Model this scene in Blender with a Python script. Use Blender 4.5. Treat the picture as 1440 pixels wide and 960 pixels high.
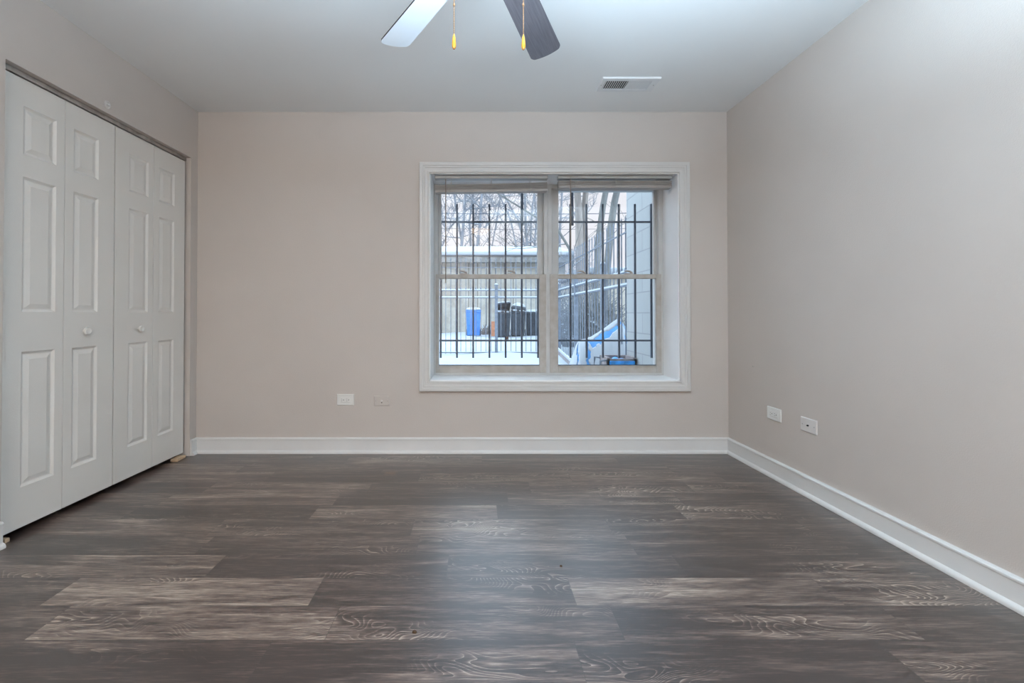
import bpy, bmesh, math, random
from mathutils import Vector, Matrix
R = math.radians
for o in list(bpy.data.objects):
    bpy.data.objects.remove(o)
S = bpy.context.scene
COL = S.collection
V = Vector

# ------------------------------------------------------------------ camera
F, CX, CY, TH, ZC, D = 610.0, 671.0, 435.1, R(0.55), 0.9917, 3.103
H = 2.44
cam_d = bpy.data.cameras.new('camera')
cam = bpy.data.objects.new('camera', cam_d)
COL.objects.link(cam)
cam.location = (0, 0, ZC)
cam.rotation_euler = (R(90) + TH, 0, 0)
cam_d.sensor_width = 36
cam_d.lens = 36 * F / 1440
cam_d.shift_x = (720 - CX) / 1440
cam_d.shift_y = (CY - 480) / 1440
cam_d.clip_start = 0.02
S.camera = cam

# ------------------------------------------------------------------ view, world, lights
S.view_settings.view_transform = 'Standard'
S.view_settings.look = 'None'
S.view_settings.gamma = 1
S.view_settings.use_curve_mapping = False
S.view_settings.exposure = 0.0

w = bpy.data.worlds.new('overcast_sky')
S.world = w
w.use_nodes = True
nt = w.node_tree
nt.nodes.clear()
out = nt.nodes.new('ShaderNodeOutputWorld')
bg = nt.nodes.new('ShaderNodeBackground')
geo = nt.nodes.new('ShaderNodeTexCoord')
sep = nt.nodes.new('ShaderNodeSeparateXYZ')
ramp = nt.nodes.new('ShaderNodeValToRGB')
nt.links.new(geo.outputs['Generated'], sep.inputs[0])
nt.links.new(sep.outputs['Z'], ramp.inputs[0])
ramp.color_ramp.elements[0].position = 0.0
ramp.color_ramp.elements[0].color = (0.300, 0.296, 0.312, 1)
ramp.color_ramp.elements[1].position = 0.40
ramp.color_ramp.elements[1].color = (1.15, 1.45, 1.75, 1)
for pos_, col_ in ((0.80, (1.05, 1.32, 1.6, 1)), (1.0, (0.5, 0.62, 0.75, 1))):
    ramp.color_ramp.elements.new(pos_).color = col_
e = ramp.color_ramp.elements.new(0.28)
e.color = (0.295, 0.295, 0.315, 1)
nt.links.new(ramp.outputs[0], bg.inputs['Color'])
bg.inputs['Strength'].default_value = 3.1
nt.links.new(bg.outputs[0], out.inputs[0])


def area_light(name, loc, target, sx, sy, power, color):
    l = bpy.data.lights.new(name, 'AREA')
    l.shape = 'RECTANGLE'
    l.size, l.size_y = sx, sy
    l.energy = power
    l.color = color
    o = bpy.data.objects.new(name, l)
    COL.objects.link(o)
    o.location = loc
    o.rotation_euler = (V(target) - V(loc)).to_track_quat('-Z', 'Y').to_euler()
    return o


# added fill lights, no real source: cool at the ceiling, warm behind the camera
up_fill = area_light('ceiling_fill', (0.40, 0.74, 1.64), (0.40, 0.75, 2.44), 1.6, 0.5, 98, (0.60, 0.815, 1.0))
up_fill.data.spread = R(162)
area_light('rear_fill', (-0.7, -0.45, 1.5), (-0.9, -1.7, 2.1), 0.7, 0.5, 99, (1.0, 0.885, 0.80))


# ------------------------------------------------------------------ helpers


def at(px, py, Y):
    x, y = (px - CX) / F, (CY - py) / F
    d = V((x, math.cos(TH) - y * math.sin(TH), math.sin(TH) + y * math.cos(TH)))
    return V((0, 0, ZC)) + d * (Y / d.y)


def atz(px, py, z):
    p = at(px, py, 1.0) - V((0, 0, ZC))
    return V((0, 0, ZC)) + p * ((z - ZC) / p.z)


def node_mat(name):
    m = bpy.data.materials.new(name)
    m.use_nodes = True
    b = m.node_tree.nodes['Principled BSDF']
    return m, m.node_tree, b


def N(t, kind, **kw):
    n = t.nodes.new(kind)
    for k, v in kw.items():
        setattr(n, k, v)
    return n


def mat(name, col, rough=0.6, metal=0.0, vary=0.06, scale=6.0, bump=0.0, bscale=150.0, spec=0.5, stretch=None, second=None):
    """Procedural material: base colour varied by noise, with optional fine bump."""
    m, t, b = node_mat(name)
    tc = N(t, 'ShaderNodeTexCoord')
    mp = N(t, 'ShaderNodeMapping')
    t.links.new(tc.outputs['Object'], mp.inputs[0])
    if stretch:
        mp.inputs['Scale'].default_value = stretch
    n = N(t, 'ShaderNodeTexNoise')
    n.inputs['Scale'].default_value = scale
    n.inputs['Detail'].default_value = 5
    t.links.new(mp.outputs[0], n.inputs['Vector'])
    r = N(t, 'ShaderNodeValToRGB')
    c2 = second if second else tuple(min(1, c * (1 + vary)) for c in col)
    c1 = col if second else tuple(c * (1 - vary) for c in col)
    r.color_ramp.elements[0].color = (*c1, 1)
    r.color_ramp.elements[1].color = (*c2, 1)
    r.color_ramp.elements[0].position = 0.35
    r.color_ramp.elements[1].position = 0.65
    t.links.new(n.outputs['Fac'], r.inputs[0])
    t.links.new(r.outputs[0], b.inputs['Base Color'])
    b.inputs['Roughness'].default_value = rough
    b.inputs['Metallic'].default_value = metal
    b.inputs['Specular IOR Level'].default_value = spec
    if bump:
        n2 = N(t, 'ShaderNodeTexNoise')
        n2.inputs['Scale'].default_value = bscale
        n2.inputs['Detail'].default_value = 3
        t.links.new(tc.outputs['Object'], n2.inputs['Vector'])
        bp = N(t, 'ShaderNodeBump')
        bp.inputs['Strength'].default_value = bump
        bp.inputs['Distance'].default_value = 0.002
        t.links.new(n2.outputs['Fac'], bp.inputs['Height'])
        t.links.new(bp.outputs[0], b.inputs['Normal'])
    return m


class MB:
    def __init__(self):
        self.bm = bmesh.new()

    def hexa(self, p):
        v = [self.bm.verts.new(q) for q in p]
        for f in ((3, 2, 1, 0), (4, 5, 6, 7), (0, 1, 5, 4), (1, 2, 6, 5), (2, 3, 7, 6), (3, 0, 4, 7)):
            self.bm.faces.new([v[i] for i in f])
        return self

    def box(self, x0, x1, y0, y1, z0, z1):
        return self.hexa([(x0, y0, z0), (x1, y0, z0), (x1, y1, z0), (x0, y1, z0),
                          (x0, y0, z1), (x1, y0, z1), (x1, y1, z1), (x0, y1, z1)])

    def tube(self, pts, rad, n=8, cap=True):
        pts = [V(p) for p in pts]
        if not isinstance(rad, (list, tuple)):
            rad = [rad] * len(pts)
        rings = []
        for i, p in enumerate(pts):
            a = pts[max(0, i - 1)]
            b = pts[min(len(pts) - 1, i + 1)]
            d = (b - a).normalized()
            ref = V((0, 0, 1)) if abs(d.z) < 0.9 else V((1, 0, 0))
            u = d.cross(ref).normalized()
            v = d.cross(u)
            rings.append([self.bm.verts.new(p + (u * math.cos(k * math.tau / n) + v * math.sin(k * math.tau / n)) * rad[i]) for k in range(n)])
        for a, b in zip(rings, rings[1:]):
            for k in range(n):
                self.bm.faces.new((a[k], a[(k + 1) % n], b[(k + 1) % n], b[k]))
        if cap:
            self.bm.faces.new(rings[0][::-1])
            self.bm.faces.new(rings[-1])
        return self

    def lathe(self, prof, n=24, M=None):
        """prof: list of (radius, height) revolved about Z."""
        M = M or Matrix()
        rings = []
        for r, z in prof:
            if r < 1e-6:
                rings.append([self.bm.verts.new(M @ V((0, 0, z)))])
            else:
                rings.append([self.bm.verts.new(M @ V((r * math.cos(k * math.tau / n), r * math.sin(k * math.tau / n), z))) for k in range(n)])
        for a, b in zip(rings, rings[1:]):
            for k in range(n):
                k2 = (k + 1) % n
                if len(a) == 1 and len(b) == 1:
                    continue
                if len(a) == 1:
                    self.bm.faces.new((a[0], b[k2], b[k]))
                elif len(b) == 1:
                    self.bm.faces.new((a[k], a[k2], b[0]))
                else:
                    self.bm.faces.new((a[k], a[k2], b[k2], b[k]))
        return self

    def sweep(self, prof, path, closed=True):
        """prof: open/closed list of coordinates handled by path(j, p) -> point; joins stations."""
        rings = []
        for j in path:
            rings.append([self.bm.verts.new(j(p)) for p in prof])
        n = len(prof)
        for a, b in zip(rings, rings[1:]):
            for k in range(n if closed else n - 1):
                k2 = (k + 1) % n
                self.bm.faces.new((a[k], a[k2], b[k2], b[k]))
        if closed:
            self.bm.faces.new(rings[0][::-1])
            self.bm.faces.new(rings[-1])
        return self

    def rect_frame(self, x0, x1, z0, z1, y, prof):
        """Mitred frame round the rectangle in the XZ plane; prof = [(outward, toward -Y)] closed."""
        rings = []
        for (sx, sz) in ((0, 0), (1, 0), (1, 1), (0, 1)):
            ring = []
            for o, d in prof:
                ring.append(self.bm.verts.new(((x1 + o) if sx else (x0 - o), y - d, (z1 + o) if sz else (z0 - o))))
            rings.append(ring)
        n = len(prof)
        for i in range(4):
            a, b = rings[i], rings[(i + 1) % 4]
            for k in range(n):
                k2 = (k + 1) % n
                self.bm.faces.new((a[k], a[k2], b[k2], b[k]))
        return self

    def grid(self, nu, nv, fn, thick=None):
        vs = [[self.bm.verts.new(fn(i / nu, j / nv)) for j in range(nv + 1)] for i in range(nu + 1)]
        fs = []
        for i in range(nu):
            for j in range(nv):
                fs.append(self.bm.faces.new((vs[i][j], vs[i + 1][j], vs[i + 1][j + 1], vs[i][j + 1])))
        return fs

    def build(self, name, m, parent=None, smooth=False, bevel=0.0, loc=None, recalc=True):
        if recalc:
            bmesh.ops.recalc_face_normals(self.bm, faces=self.bm.faces[:])
        me = bpy.data.meshes.new(name)
        self.bm.to_mesh(me)
        self.bm.free()
        o = bpy.data.objects.new(name, me)
        COL.objects.link(o)
        for mm in (m if isinstance(m, (list, tuple)) else [m]):
            me.materials.append(mm)
        if smooth:
            me.polygons.foreach_set('use_smooth', [True] * len(me.polygons))
            if smooth != 'all':
                me.set_sharp_from_angle(angle=R(38))
        if bevel:
            md = o.modifiers.new('bevel', 'BEVEL')
            md.width = bevel
            md.segments = 2
            md.limit_method = 'ANGLE'
        if parent:
            o.parent = parent
            o.matrix_parent_inverse = Matrix.Translation(-parent.location) if parent.type == 'EMPTY' else parent.matrix_parent_inverse
            if parent.type == 'EMPTY':
                o.matrix_parent_inverse = (Matrix.Translation(parent.location) @ parent.rotation_euler.to_matrix().to_4x4()).inverted()
            else:
                o.matrix_parent_inverse = Matrix()
        if loc:
            o.location = loc
        return o


def tag(o, label=None, cat=None, group=None, kind=None):
    if label:
        o['label'] = label
    if cat:
        o['category'] = cat
    if group:
        o['group'] = group
    if kind:
        o['kind'] = kind
    return o


def empty(name, loc, label=None, cat=None, group=None, kind=None):
    o = bpy.data.objects.new(name, None)
    o.empty_display_size = 0.1
    COL.objects.link(o)
    o.location = loc
    return tag(o, label, cat, group, kind)


def struct(mb, name, m, label=None, cat=None, **kw):
    return tag(mb.build(name, m, **kw), label, cat, None, 'structure')


# ------------------------------------------------------------------ materials
M_wall = mat('warm_grey_wall_paint', (0.595, 0.545, 0.505), 0.62, vary=0.02, scale=2.0, bump=0.35, bscale=220, spec=0.35)
M_ceil = mat('white_ceiling_paint', (0.81, 0.81, 0.80), 0.7, vary=0.015, scale=1.5, bump=0.2, bscale=200, spec=0.2)
M_trim = mat('white_semi_gloss_trim', (0.74, 0.74, 0.73), 0.32, vary=0.02, scale=5)
M_casing = mat('white_casing_paint', (0.655, 0.645, 0.63), 0.35, vary=0.02, scale=5)
M_door = mat('white_door_skin', (0.76, 0.74, 0.70), 0.42, vary=0.015, scale=3, bump=0.25, bscale=300, stretch=None)
M_vinyl = mat('window_vinyl', (0.56, 0.565, 0.56), 0.4, vary=0.05, scale=9)
M_grime = mat('grimy_vinyl', (0.42, 0.385, 0.34), 0.5, vary=0.10, scale=14, second=(0.50, 0.48, 0.455))
M_return = mat('white_window_return', (0.90, 0.91, 0.92), 0.5, vary=0.02, scale=6)
M_slat = mat('faux_wood_slat', (0.39, 0.36, 0.335), 0.5, vary=0.05, scale=8)
M_head = mat('blind_headrail_paint', (0.47, 0.465, 0.45), 0.45, vary=0.02)
M_cord = mat('blind_cord', (0.42, 0.40, 0.375), 0.8, vary=0.05)
M_wand = mat('clear_brown_wand', (0.22, 0.18, 0.15), 0.35, vary=0.05)
M_iron = mat('dark_wrought_iron', (0.048, 0.064, 0.094), 0.5, vary=0.15, scale=30, bump=0.2)
M_fence = mat('dark_blue_fence_paint', (0.15, 0.18, 0.225), 0.55, vary=0.15, scale=20)
M_snow = mat('snow', (0.40, 0.44, 0.48), 0.85, vary=0.025, scale=3.0, bump=0.5, bscale=25, spec=0.2)
M_white_plate = mat('white_plastic_plate', (0.78, 0.78, 0.755), 0.3, vary=0.01)
M_paint_plate = mat('painted_over_plate', (0.60, 0.55, 0.51), 0.45, vary=0.02)
M_pale_plate = mat('pale_plastic_plate', (0.70, 0.675, 0.655), 0.35, vary=0.02)
M_slot = mat('dark_slot', (0.02, 0.02, 0.02), 0.7)
M_screw = mat('painted_screw', (0.45, 0.43, 0.40), 0.4, metal=0.3)
M_vent = mat('white_register_enamel', (0.74, 0.745, 0.75), 0.35, vary=0.01)
M_brass = mat('brass_chain', (0.24, 0.14, 0.075), 0.4, metal=0.6, vary=0.1, scale=40)
M_bob = mat('golden_varnished_wood', (0.48, 0.22, 0.010), 0.25, vary=0.12, scale=25, stretch=(1, 1, 0.2))
M_bob_tip = mat('dark_pull_tip', (0.35, 0.15, 0.02), 0.35)
M_bronze = mat('dark_bronze_metal', (0.06, 0.045, 0.04), 0.35, metal=0.6)
M_blade = mat('dark_walnut_blade', (0.085, 0.075, 0.085), 0.30, scale=14, stretch=(0.6, 12, 1), second=(0.13, 0.118, 0.13), spec=0.9)
M_blade_edge = mat('dark_blade_edge', (0.03, 0.022, 0.025), 0.45)
M_blade_pale = mat('pale_blade_underside', (0.90, 0.93, 0.97), 0.22, vary=0.01, spec=1.0)  # near-white colour for the underside of the left blade alone
M_block = mat('raw_pine', (0.60, 0.44, 0.29), 0.7, vary=0.15, scale=20, stretch=(1, 6, 1))
M_track = mat('worn_steel_track', (0.42, 0.39, 0.36), 0.45, metal=0.3, vary=0.2, scale=20)
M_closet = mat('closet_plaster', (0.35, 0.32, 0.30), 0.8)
M_leaf = mat('dry_brown_leaf', (0.10, 0.06, 0.035), 0.8, vary=0.2, scale=80)
M_concrete = None


def glass_mat():
    m = bpy.data.materials.new('window_glass')
    m.use_nodes = True
    t = m.node_tree
    t.nodes.clear()
    o = N(t, 'ShaderNodeOutputMaterial')
    mix = N(t, 'ShaderNodeMixShader')
    fr = N(t, 'ShaderNodeFresnel')
    fr.inputs['IOR'].default_value = 1.35
    tr = N(t, 'ShaderNodeBsdfTransparent')
    tr.inputs['Color'].default_value = (0.985, 0.992, 0.995, 1)
    gl = N(t, 'ShaderNodeBsdfGlossy')
    gl.inputs['Roughness'].default_value = 0.02
    t.links.new(fr.outputs[0], mix.inputs[0])
    t.links.new(tr.outputs[0], mix.inputs[1])
    t.links.new(gl.outputs[0], mix.inputs[2])
    t.links.new(mix.outputs[0], o.inputs[0])
    return m


M_glass = glass_mat()


def lamp_glass():
    m, t, b = node_mat('lit_opal_glass')
    b.inputs['Base Color'].default_value = (0.9, 0.85, 0.75, 1)
    b.inputs['Emission Color'].default_value = (1.0, 0.66, 0.36, 1)
    b.inputs['Emission Strength'].default_value = 6.5
    b.inputs['Roughness'].default_value = 0.3
    return m


M_lamp = lamp_glass()

# ------------------------------------------------------------------ setting: floor
PW, PL, Y0 = 0.155, 0.914, 1.329
random.seed(11)


def floor_mat():
    m, t, b = node_mat('grey_brown_plank_floor')
    L = t.links
    uv = N(t, 'ShaderNodeUVMap', uv_map='plank')
    tone = N(t, 'ShaderNodeAttribute', attribute_name='tone')
    seed = N(t, 'ShaderNodeAttribute', attribute_name='seed')
    sep = N(t, 'ShaderNodeSeparateXYZ')
    L.new(uv.outputs[0], sep.inputs[0])

    def math_(op, a, b_=None, c=None):
        n = N(t, 'ShaderNodeMath', operation=op)
        for i, x in enumerate((a, b_, c)):
            if x is None:
                continue
            if isinstance(x, (int, float)):
                n.inputs[i].default_value = x
            else:
                L.new(x, n.inputs[i])
        return n.outputs[0]
    so = math_('MULTIPLY', seed.outputs['Fac'], 37.0)

    def vec(sx, sy):
        c = N(t, 'ShaderNodeCombineXYZ')
        L.new(math_('MULTIPLY', sep.outputs['X'], sx), c.inputs[0])
        L.new(math_('MULTIPLY', sep.outputs['Y'], sy), c.inputs[1])
        L.new(so, c.inputs[2])
        return c.outputs[0]

    def noise(v, sc, det=6, dist=0.0, ro=0.6):
        n = N(t, 'ShaderNodeTexNoise')
        n.inputs['Scale'].default_value = sc
        n.inputs['Detail'].default_value = det
        n.inputs['Distortion'].default_value = dist
        n.inputs['Roughness'].default_value = ro
        L.new(v, n.inputs['Vector'])
        return n.outputs['Fac']
    broad = noise(vec(1.6, 16), 1.0, 4, 0.8)            # long soft bands
    fine = noise(vec(13, 190), 1.0, 4, 0.2, 0.7)         # hair-fine pores
    mid = noise(vec(3, 55), 1.0, 6, 0.6, 0.6)
    # cathedral grain
    warp = noise(vec(2.0, 5), 1.0, 2, 0.3)
    ring = math_('ADD', math_('MULTIPLY', sep.outputs['Y'], 75.0), math_('MULTIPLY', warp, 38.0))
    ringf = math_('FRACT', ring)
    line = math_('POWER', ringf, 4.0)
    mask = N(t, 'ShaderNodeMapRange')
    mask.inputs['From Min'].default_value = 0.52
    mask.inputs['From Max'].default_value = 0.68
    L.new(noise(vec(1.2, 4), 1.0, 2, 0.2), mask.inputs['Value'])
    cath = math_('MULTIPLY', math_('MULTIPLY', line, mask.outputs[0]), math_('ADD', fine, 0.35))
    val = math_('ADD', math_('MULTIPLY', broad, 1.5), math_('MULTIPLY', mid, 0.9))
    val = math_('ADD', val, math_('MULTIPLY', fine, 1.5))
    val = math_('ADD', val, math_('MULTIPLY', cath, 1.0))
    val = math_('ADD', val, math_('MULTIPLY', tone.outputs['Fac'], 0.56))
    val = math_('SUBTRACT', val, 1.86)
    rp = N(t, 'ShaderNodeValToRGB')
    els = rp.color_ramp.elements
    els[0].position, els[0].color = 0.16, (0.031, 0.0205, 0.018, 1)
    els[1].position, els[1].color = 0.98, (0.40, 0.325, 0.265, 1)
    for p, c in ((0.38, (0.078, 0.053, 0.0445, 1)), (0.56, (0.142, 0.100, 0.083, 1)), (0.75, (0.232, 0.175, 0.142, 1))):
        q = els.new(p)
        q.color = c
    L.new(val, rp.inputs[0])
    # seams: dark line close to the plank's edges
    pw = math_('PINGPONG', sep.outputs['Y'], PW / 2)
    pl = N(t, 'ShaderNodeAttribute', attribute_name='endgap')
    s1 = math_('GREATER_THAN', pw, 0.0011)
    sx = math_('MINIMUM', sep.outputs['X'], math_('SUBTRACT', PL, sep.outputs['X']))
    s2 = math_('GREATER_THAN', sx, 0.0011)
    seam = math_('MULTIPLY', s1, s2)
    mx = N(t, 'ShaderNodeMix', data_type='RGBA')
    mx.inputs[6].default_value = (0.03, 0.026, 0.025, 1)
    L.new(math_('MULTIPLY_ADD', seam, 0.55, 0.45), mx.inputs[0])
    L.new(rp.outputs[0], mx.inputs[7])
    # a rusty orange stain near the window wall
    tc = N(t, 'ShaderNodeTexCoord')
    mp = N(t, 'ShaderNodeMapping')
    st = atz(549, 665, 0)
    mp.inputs['Location'].default_value = (-st.x / 0.055, -st.y / 0.055, 0)
    mp.inputs['Scale'].default_value = (1 / 0.055, 1 / 0.055, 0)
    L.new(tc.outputs['Object'], mp.inputs[0])
    ln = N(t, 'ShaderNodeVectorMath', operation='LENGTH')
    L.new(mp.outputs[0], ln.inputs[0])
    nz = N(t, 'ShaderNodeTexNoise')
    nz.inputs['Scale'].default_value = 40
    L.new(tc.outputs['Object'], nz.inputs['Vector'])
    rad = math_('ADD', ln.outputs['Value'], math_('MULTIPLY', nz.outputs['Fac'], 1.0))
    mr = N(t, 'ShaderNodeMapRange')
    mr.inputs['From Min'].default_value = 0.6
    mr.inputs['From Max'].default_value = 1.4
    mr.inputs['To Min'].default_value = 0.6
    mr.inputs['To Max'].default_value = 0.0
    L.new(rad, mr.inputs['Value'])
    mx2 = N(t, 'ShaderNodeMix', data_type='RGBA')
    L.new(mr.outputs[0], mx2.inputs[0])
    L.new(mx.outputs[2], mx2.inputs[6])
    mx2.inputs[7].default_value = (0.22, 0.09, 0.02, 1)
    L.new(mx2.outputs[2], b.inputs['Base Color'])
    L.new(math_('MULTIPLY_ADD', mid, 0.14, 0.30), b.inputs['Roughness'])
    b.inputs['Specular IOR Level'].default_value = 1.0
    b.inputs['Coat Weight'].default_value = 0.75
    b.inputs['Coat IOR'].default_value = 1.5
    b.inputs['Coat Roughness'].default_value = 0.34
    bp = N(t, 'ShaderNodeBump')
    bp.inputs['Strength'].default_value = 0.32
    bp.inputs['Distance'].default_value = 0.0012
    L.new(math_('ADD', math_('MULTIPLY', fine, 0.7), math_('MULTIPLY', seam, 1.2)), bp.inputs['Height'])
    L.new(bp.outputs[0], b.inputs['Normal'])
    return m


def build_floor():
    bm = bmesh.new()
    uvl = bm.loops.layers.uv.new('plank')
    tl = bm.faces.layers.float.new('tone')
    sl = bm.faces.layers.float.new('seed')
    # plank ends seen in the photograph, per row k (rows run along X, row k starts at Y0 + k*PW)
    known = {-1: -0.62, 0: 0.45, 1: -0.575, 2: -1.03, 3: 0.66, 4: -0.30, 5: 0.10, 6: -0.75, 7: 0.3, 8: -0.35}
    bright = {(1, -1): 0.95, (1, 1): 0.85, (2, -1): 0.75, (2, 0): 0.15, (1, 0): 0.2, (0, 0): 0.30, (6, -1): 0.8, (3, 0): 0.35}
    for k in range(-20, 12):
        ya, yb = Y0 + k * PW, Y0 + (k + 1) * PW
        ya, yb2 = max(ya, -1.75), min(yb, D + 0.02)
        if yb2 <= ya:
            continue
        off = known.get(k, random.uniform(-0.457, 0.457))
        j0 = int(math.floor((-2.9 - off) / PL))
        for j in range(j0, j0 + 7):
            xa, xb = off + j * PL, off + (j + 1) * PL
            a, b_ = max(xa, -2.9), min(xb, 2.1)
            if b_ <= a:
                continue
            vs = [bm.verts.new(p) for p in ((a, ya, 0), (b_, ya, 0), (b_, yb2, 0), (a, yb2, 0))]
            f = bm.faces.new(vs)
            f[tl] = bright.get((k, j), random.choice((0.25, 0.3, 0.4, 0.45, 0.5, 0.7)))
            f[sl] = random.random()
            for l in f.loops:
                l[uvl].uv = (l.vert.co.x - xa, l.vert.co.y - (Y0 + k * PW))
    bmesh.ops.remove_doubles(bm, verts=bm.verts[:], dist=1e-5)
    # underside, so the floor is a slab
    me = bpy.data.meshes.new('floor')
    bm.to_mesh(me)
    bm.free()
    o = bpy.data.objects.new('floor', me)
    COL.objects.link(o)
    me.materials.append(floor_mat())
    tag(o, 'dark grey brown wood plank floor', 'floor', None, 'structure')


build_floor()
MB().box(-3.0, 2.2, -1.9, 3.5, -0.12, -0.002).build('floor_slab', M_closet)['kind'] = 'structure'

# ------------------------------------------------------------------ setting: walls and ceiling
XL, XR, SL = -2.0042, 1.793, 0.01475
YB = -1.7


def lx(y):
    return XL - SL * (D - y)


def rx(y):
    return XR + SL * (D - y)


YW = 3.56     # outer face of the window wall


def wall_piece(mb, xf, sgn, y0, y1, z0, z1, t=0.12):
    mb.hexa([(xf(y0), y0, z0), (xf(y1), y1, z0), (xf(y1) + sgn * t, y1, z0), (xf(y0) + sgn * t, y0, z0),
             (xf(y0), y0, z1), (xf(y1), y1, z1), (xf(y1) + sgn * t, y1, z1), (xf(y0) + sgn * t, y0, z1)])


OY0, OY1, OZ = 1.850, 3.032, 2.085      # closet opening
mb = MB()
wall_piece(mb, lx, -1, YB, OY0, 0, H)
wall_piece(mb, lx, -1, OY1, D, 0, H)
wall_piece(mb, lx, -1, OY0, OY1, OZ, H)
struct(mb, 'wall_left', M_wall, 'warm grey left wall around the closet opening', 'wall')
mb = MB()
wall_piece(mb, rx, 1, YB, D, 0, H)
struct(mb, 'wall_right', M_wall, 'warm grey plain right wall with two low plates', 'wall')
wx0, wx1, wz0, wz1 = at(604, 400, D).x, at(955, 400, D).x, at(780, 535.5, D).z, at(780, 243, D).z
mb = MB()
mb.box(-3.0, wx0, D, YW, -0.1, H + 0.4).box(wx1, 2.4, D, YW, -0.1, H + 0.4)
mb.box(wx0, wx1, D, YW, -0.1, wz0).box(wx0, wx1, D, YW, wz1, H + 0.4)
struct(mb, 'wall_back', M_wall, 'warm grey window wall at the end of the room', 'wall')
struct(MB().box(-2.4, 2.2, YB - 0.12, YB, 0, H), 'wall_front', M_wall, 'wall behind the viewer', 'wall')
struct(MB().box(-3.0, 2.3, YB - 0.1, D + 0.05, H, H + 0.12), 'ceiling', M_ceil, 'flat pale ceiling', 'ceiling')
# closet interior
mb = MB()
cx = lx(2.4) - 0.12
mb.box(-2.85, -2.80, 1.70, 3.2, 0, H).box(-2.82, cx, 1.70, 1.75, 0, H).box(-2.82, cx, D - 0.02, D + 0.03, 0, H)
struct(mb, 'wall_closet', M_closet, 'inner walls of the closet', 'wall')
# white lining of the window recess
RY = 3.36
mb = MB()
t = 0.006
mb.box(wx0, wx0 + t, D - 0.001, RY + 0.1, wz0, wz1).box(wx1 - t, wx1, D - 0.001, RY + 0.1, wz0, wz1)
mb.box(wx0, wx1, D - 0.001, RY + 0.1, wz0, wz0 + t).box(wx0, wx1, D - 0.001, RY + 0.1, wz1 - t, wz1)
struct(mb, 'trim_2', M_return, 'white painted inner returns and sill of the window recess', 'window recess')
# casing with a stepped colonial profile
cw = at(955, 400, D).x - at(969, 400, D).x
cw = -cw
prof = [(0.0, 0.0), (0.0, 0.012), (0.004, 0.015), (0.010, 0.015), (0.013, 0.012), (0.030, 0.014), (0.034, 0.018), (0.046, 0.019), (0.049, 0.023), (cw - 0.004, 0.024), (cw, 0.020), (cw, 0.0)]
struct(MB().rect_frame(wx0, wx1, wz0, wz1, D, prof), 'trim_1', M_casing, 'white moulded casing framing the double window', 'window casing', smooth=True)

# baseboards: board with a rounded lip and a shoe moulding
bp_ = [(0, 0), (0.026, 0), (0.027, 0.008), (0.024, 0.016), (0.018, 0.021), (0.013, 0.023), (0.013, 0.094), (0.017, 0.097), (0.017, 0.104), (0.012, 0.110), (0, 0.111)]


def baseboard(name, a, b, nrm, label):
    a, b, nrm = V((*a, 0)), V((*b, 0)), V((*nrm, 0)).normalized()
    mb_ = MB()
    mb_.sweep(bp_, [lambda p, q=a: q + nrm * p[0] + V((0, 0, p[1])), lambda p, q=b: q + nrm * p[0] + V((0, 0, p[1]))])
    struct(mb_, name, M_trim, label, 'baseboard', smooth=True)


baseboard('baseboard_back', (XL, D), (XR, D), (0, -1), 'white baseboard along the window wall')
baseboard('baseboard_right', (rx(YB), YB), (rx(D), D), (-1, -SL), 'white baseboard along the right wall')
baseboard('baseboard_left', (lx(OY1 + 0.008), OY1 + 0.008), (lx(D), D), (1, -SL), 'short white baseboard piece between closet and window wall')
baseboard('baseboard_left_near', (lx(YB), YB), (lx(OY0 - 0.002), OY0 - 0.002), (1, -SL), 'white baseboard of the left wall before the closet')

# ------------------------------------------------------------------ setting: closet bifold doors
REC = 0.030
ZB, ZT = 0.032, 2.052


def dface(y, dep, z):
    """point on the door face: dep into the closet."""
    return V((lx(y) - REC - dep, y, z))


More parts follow.
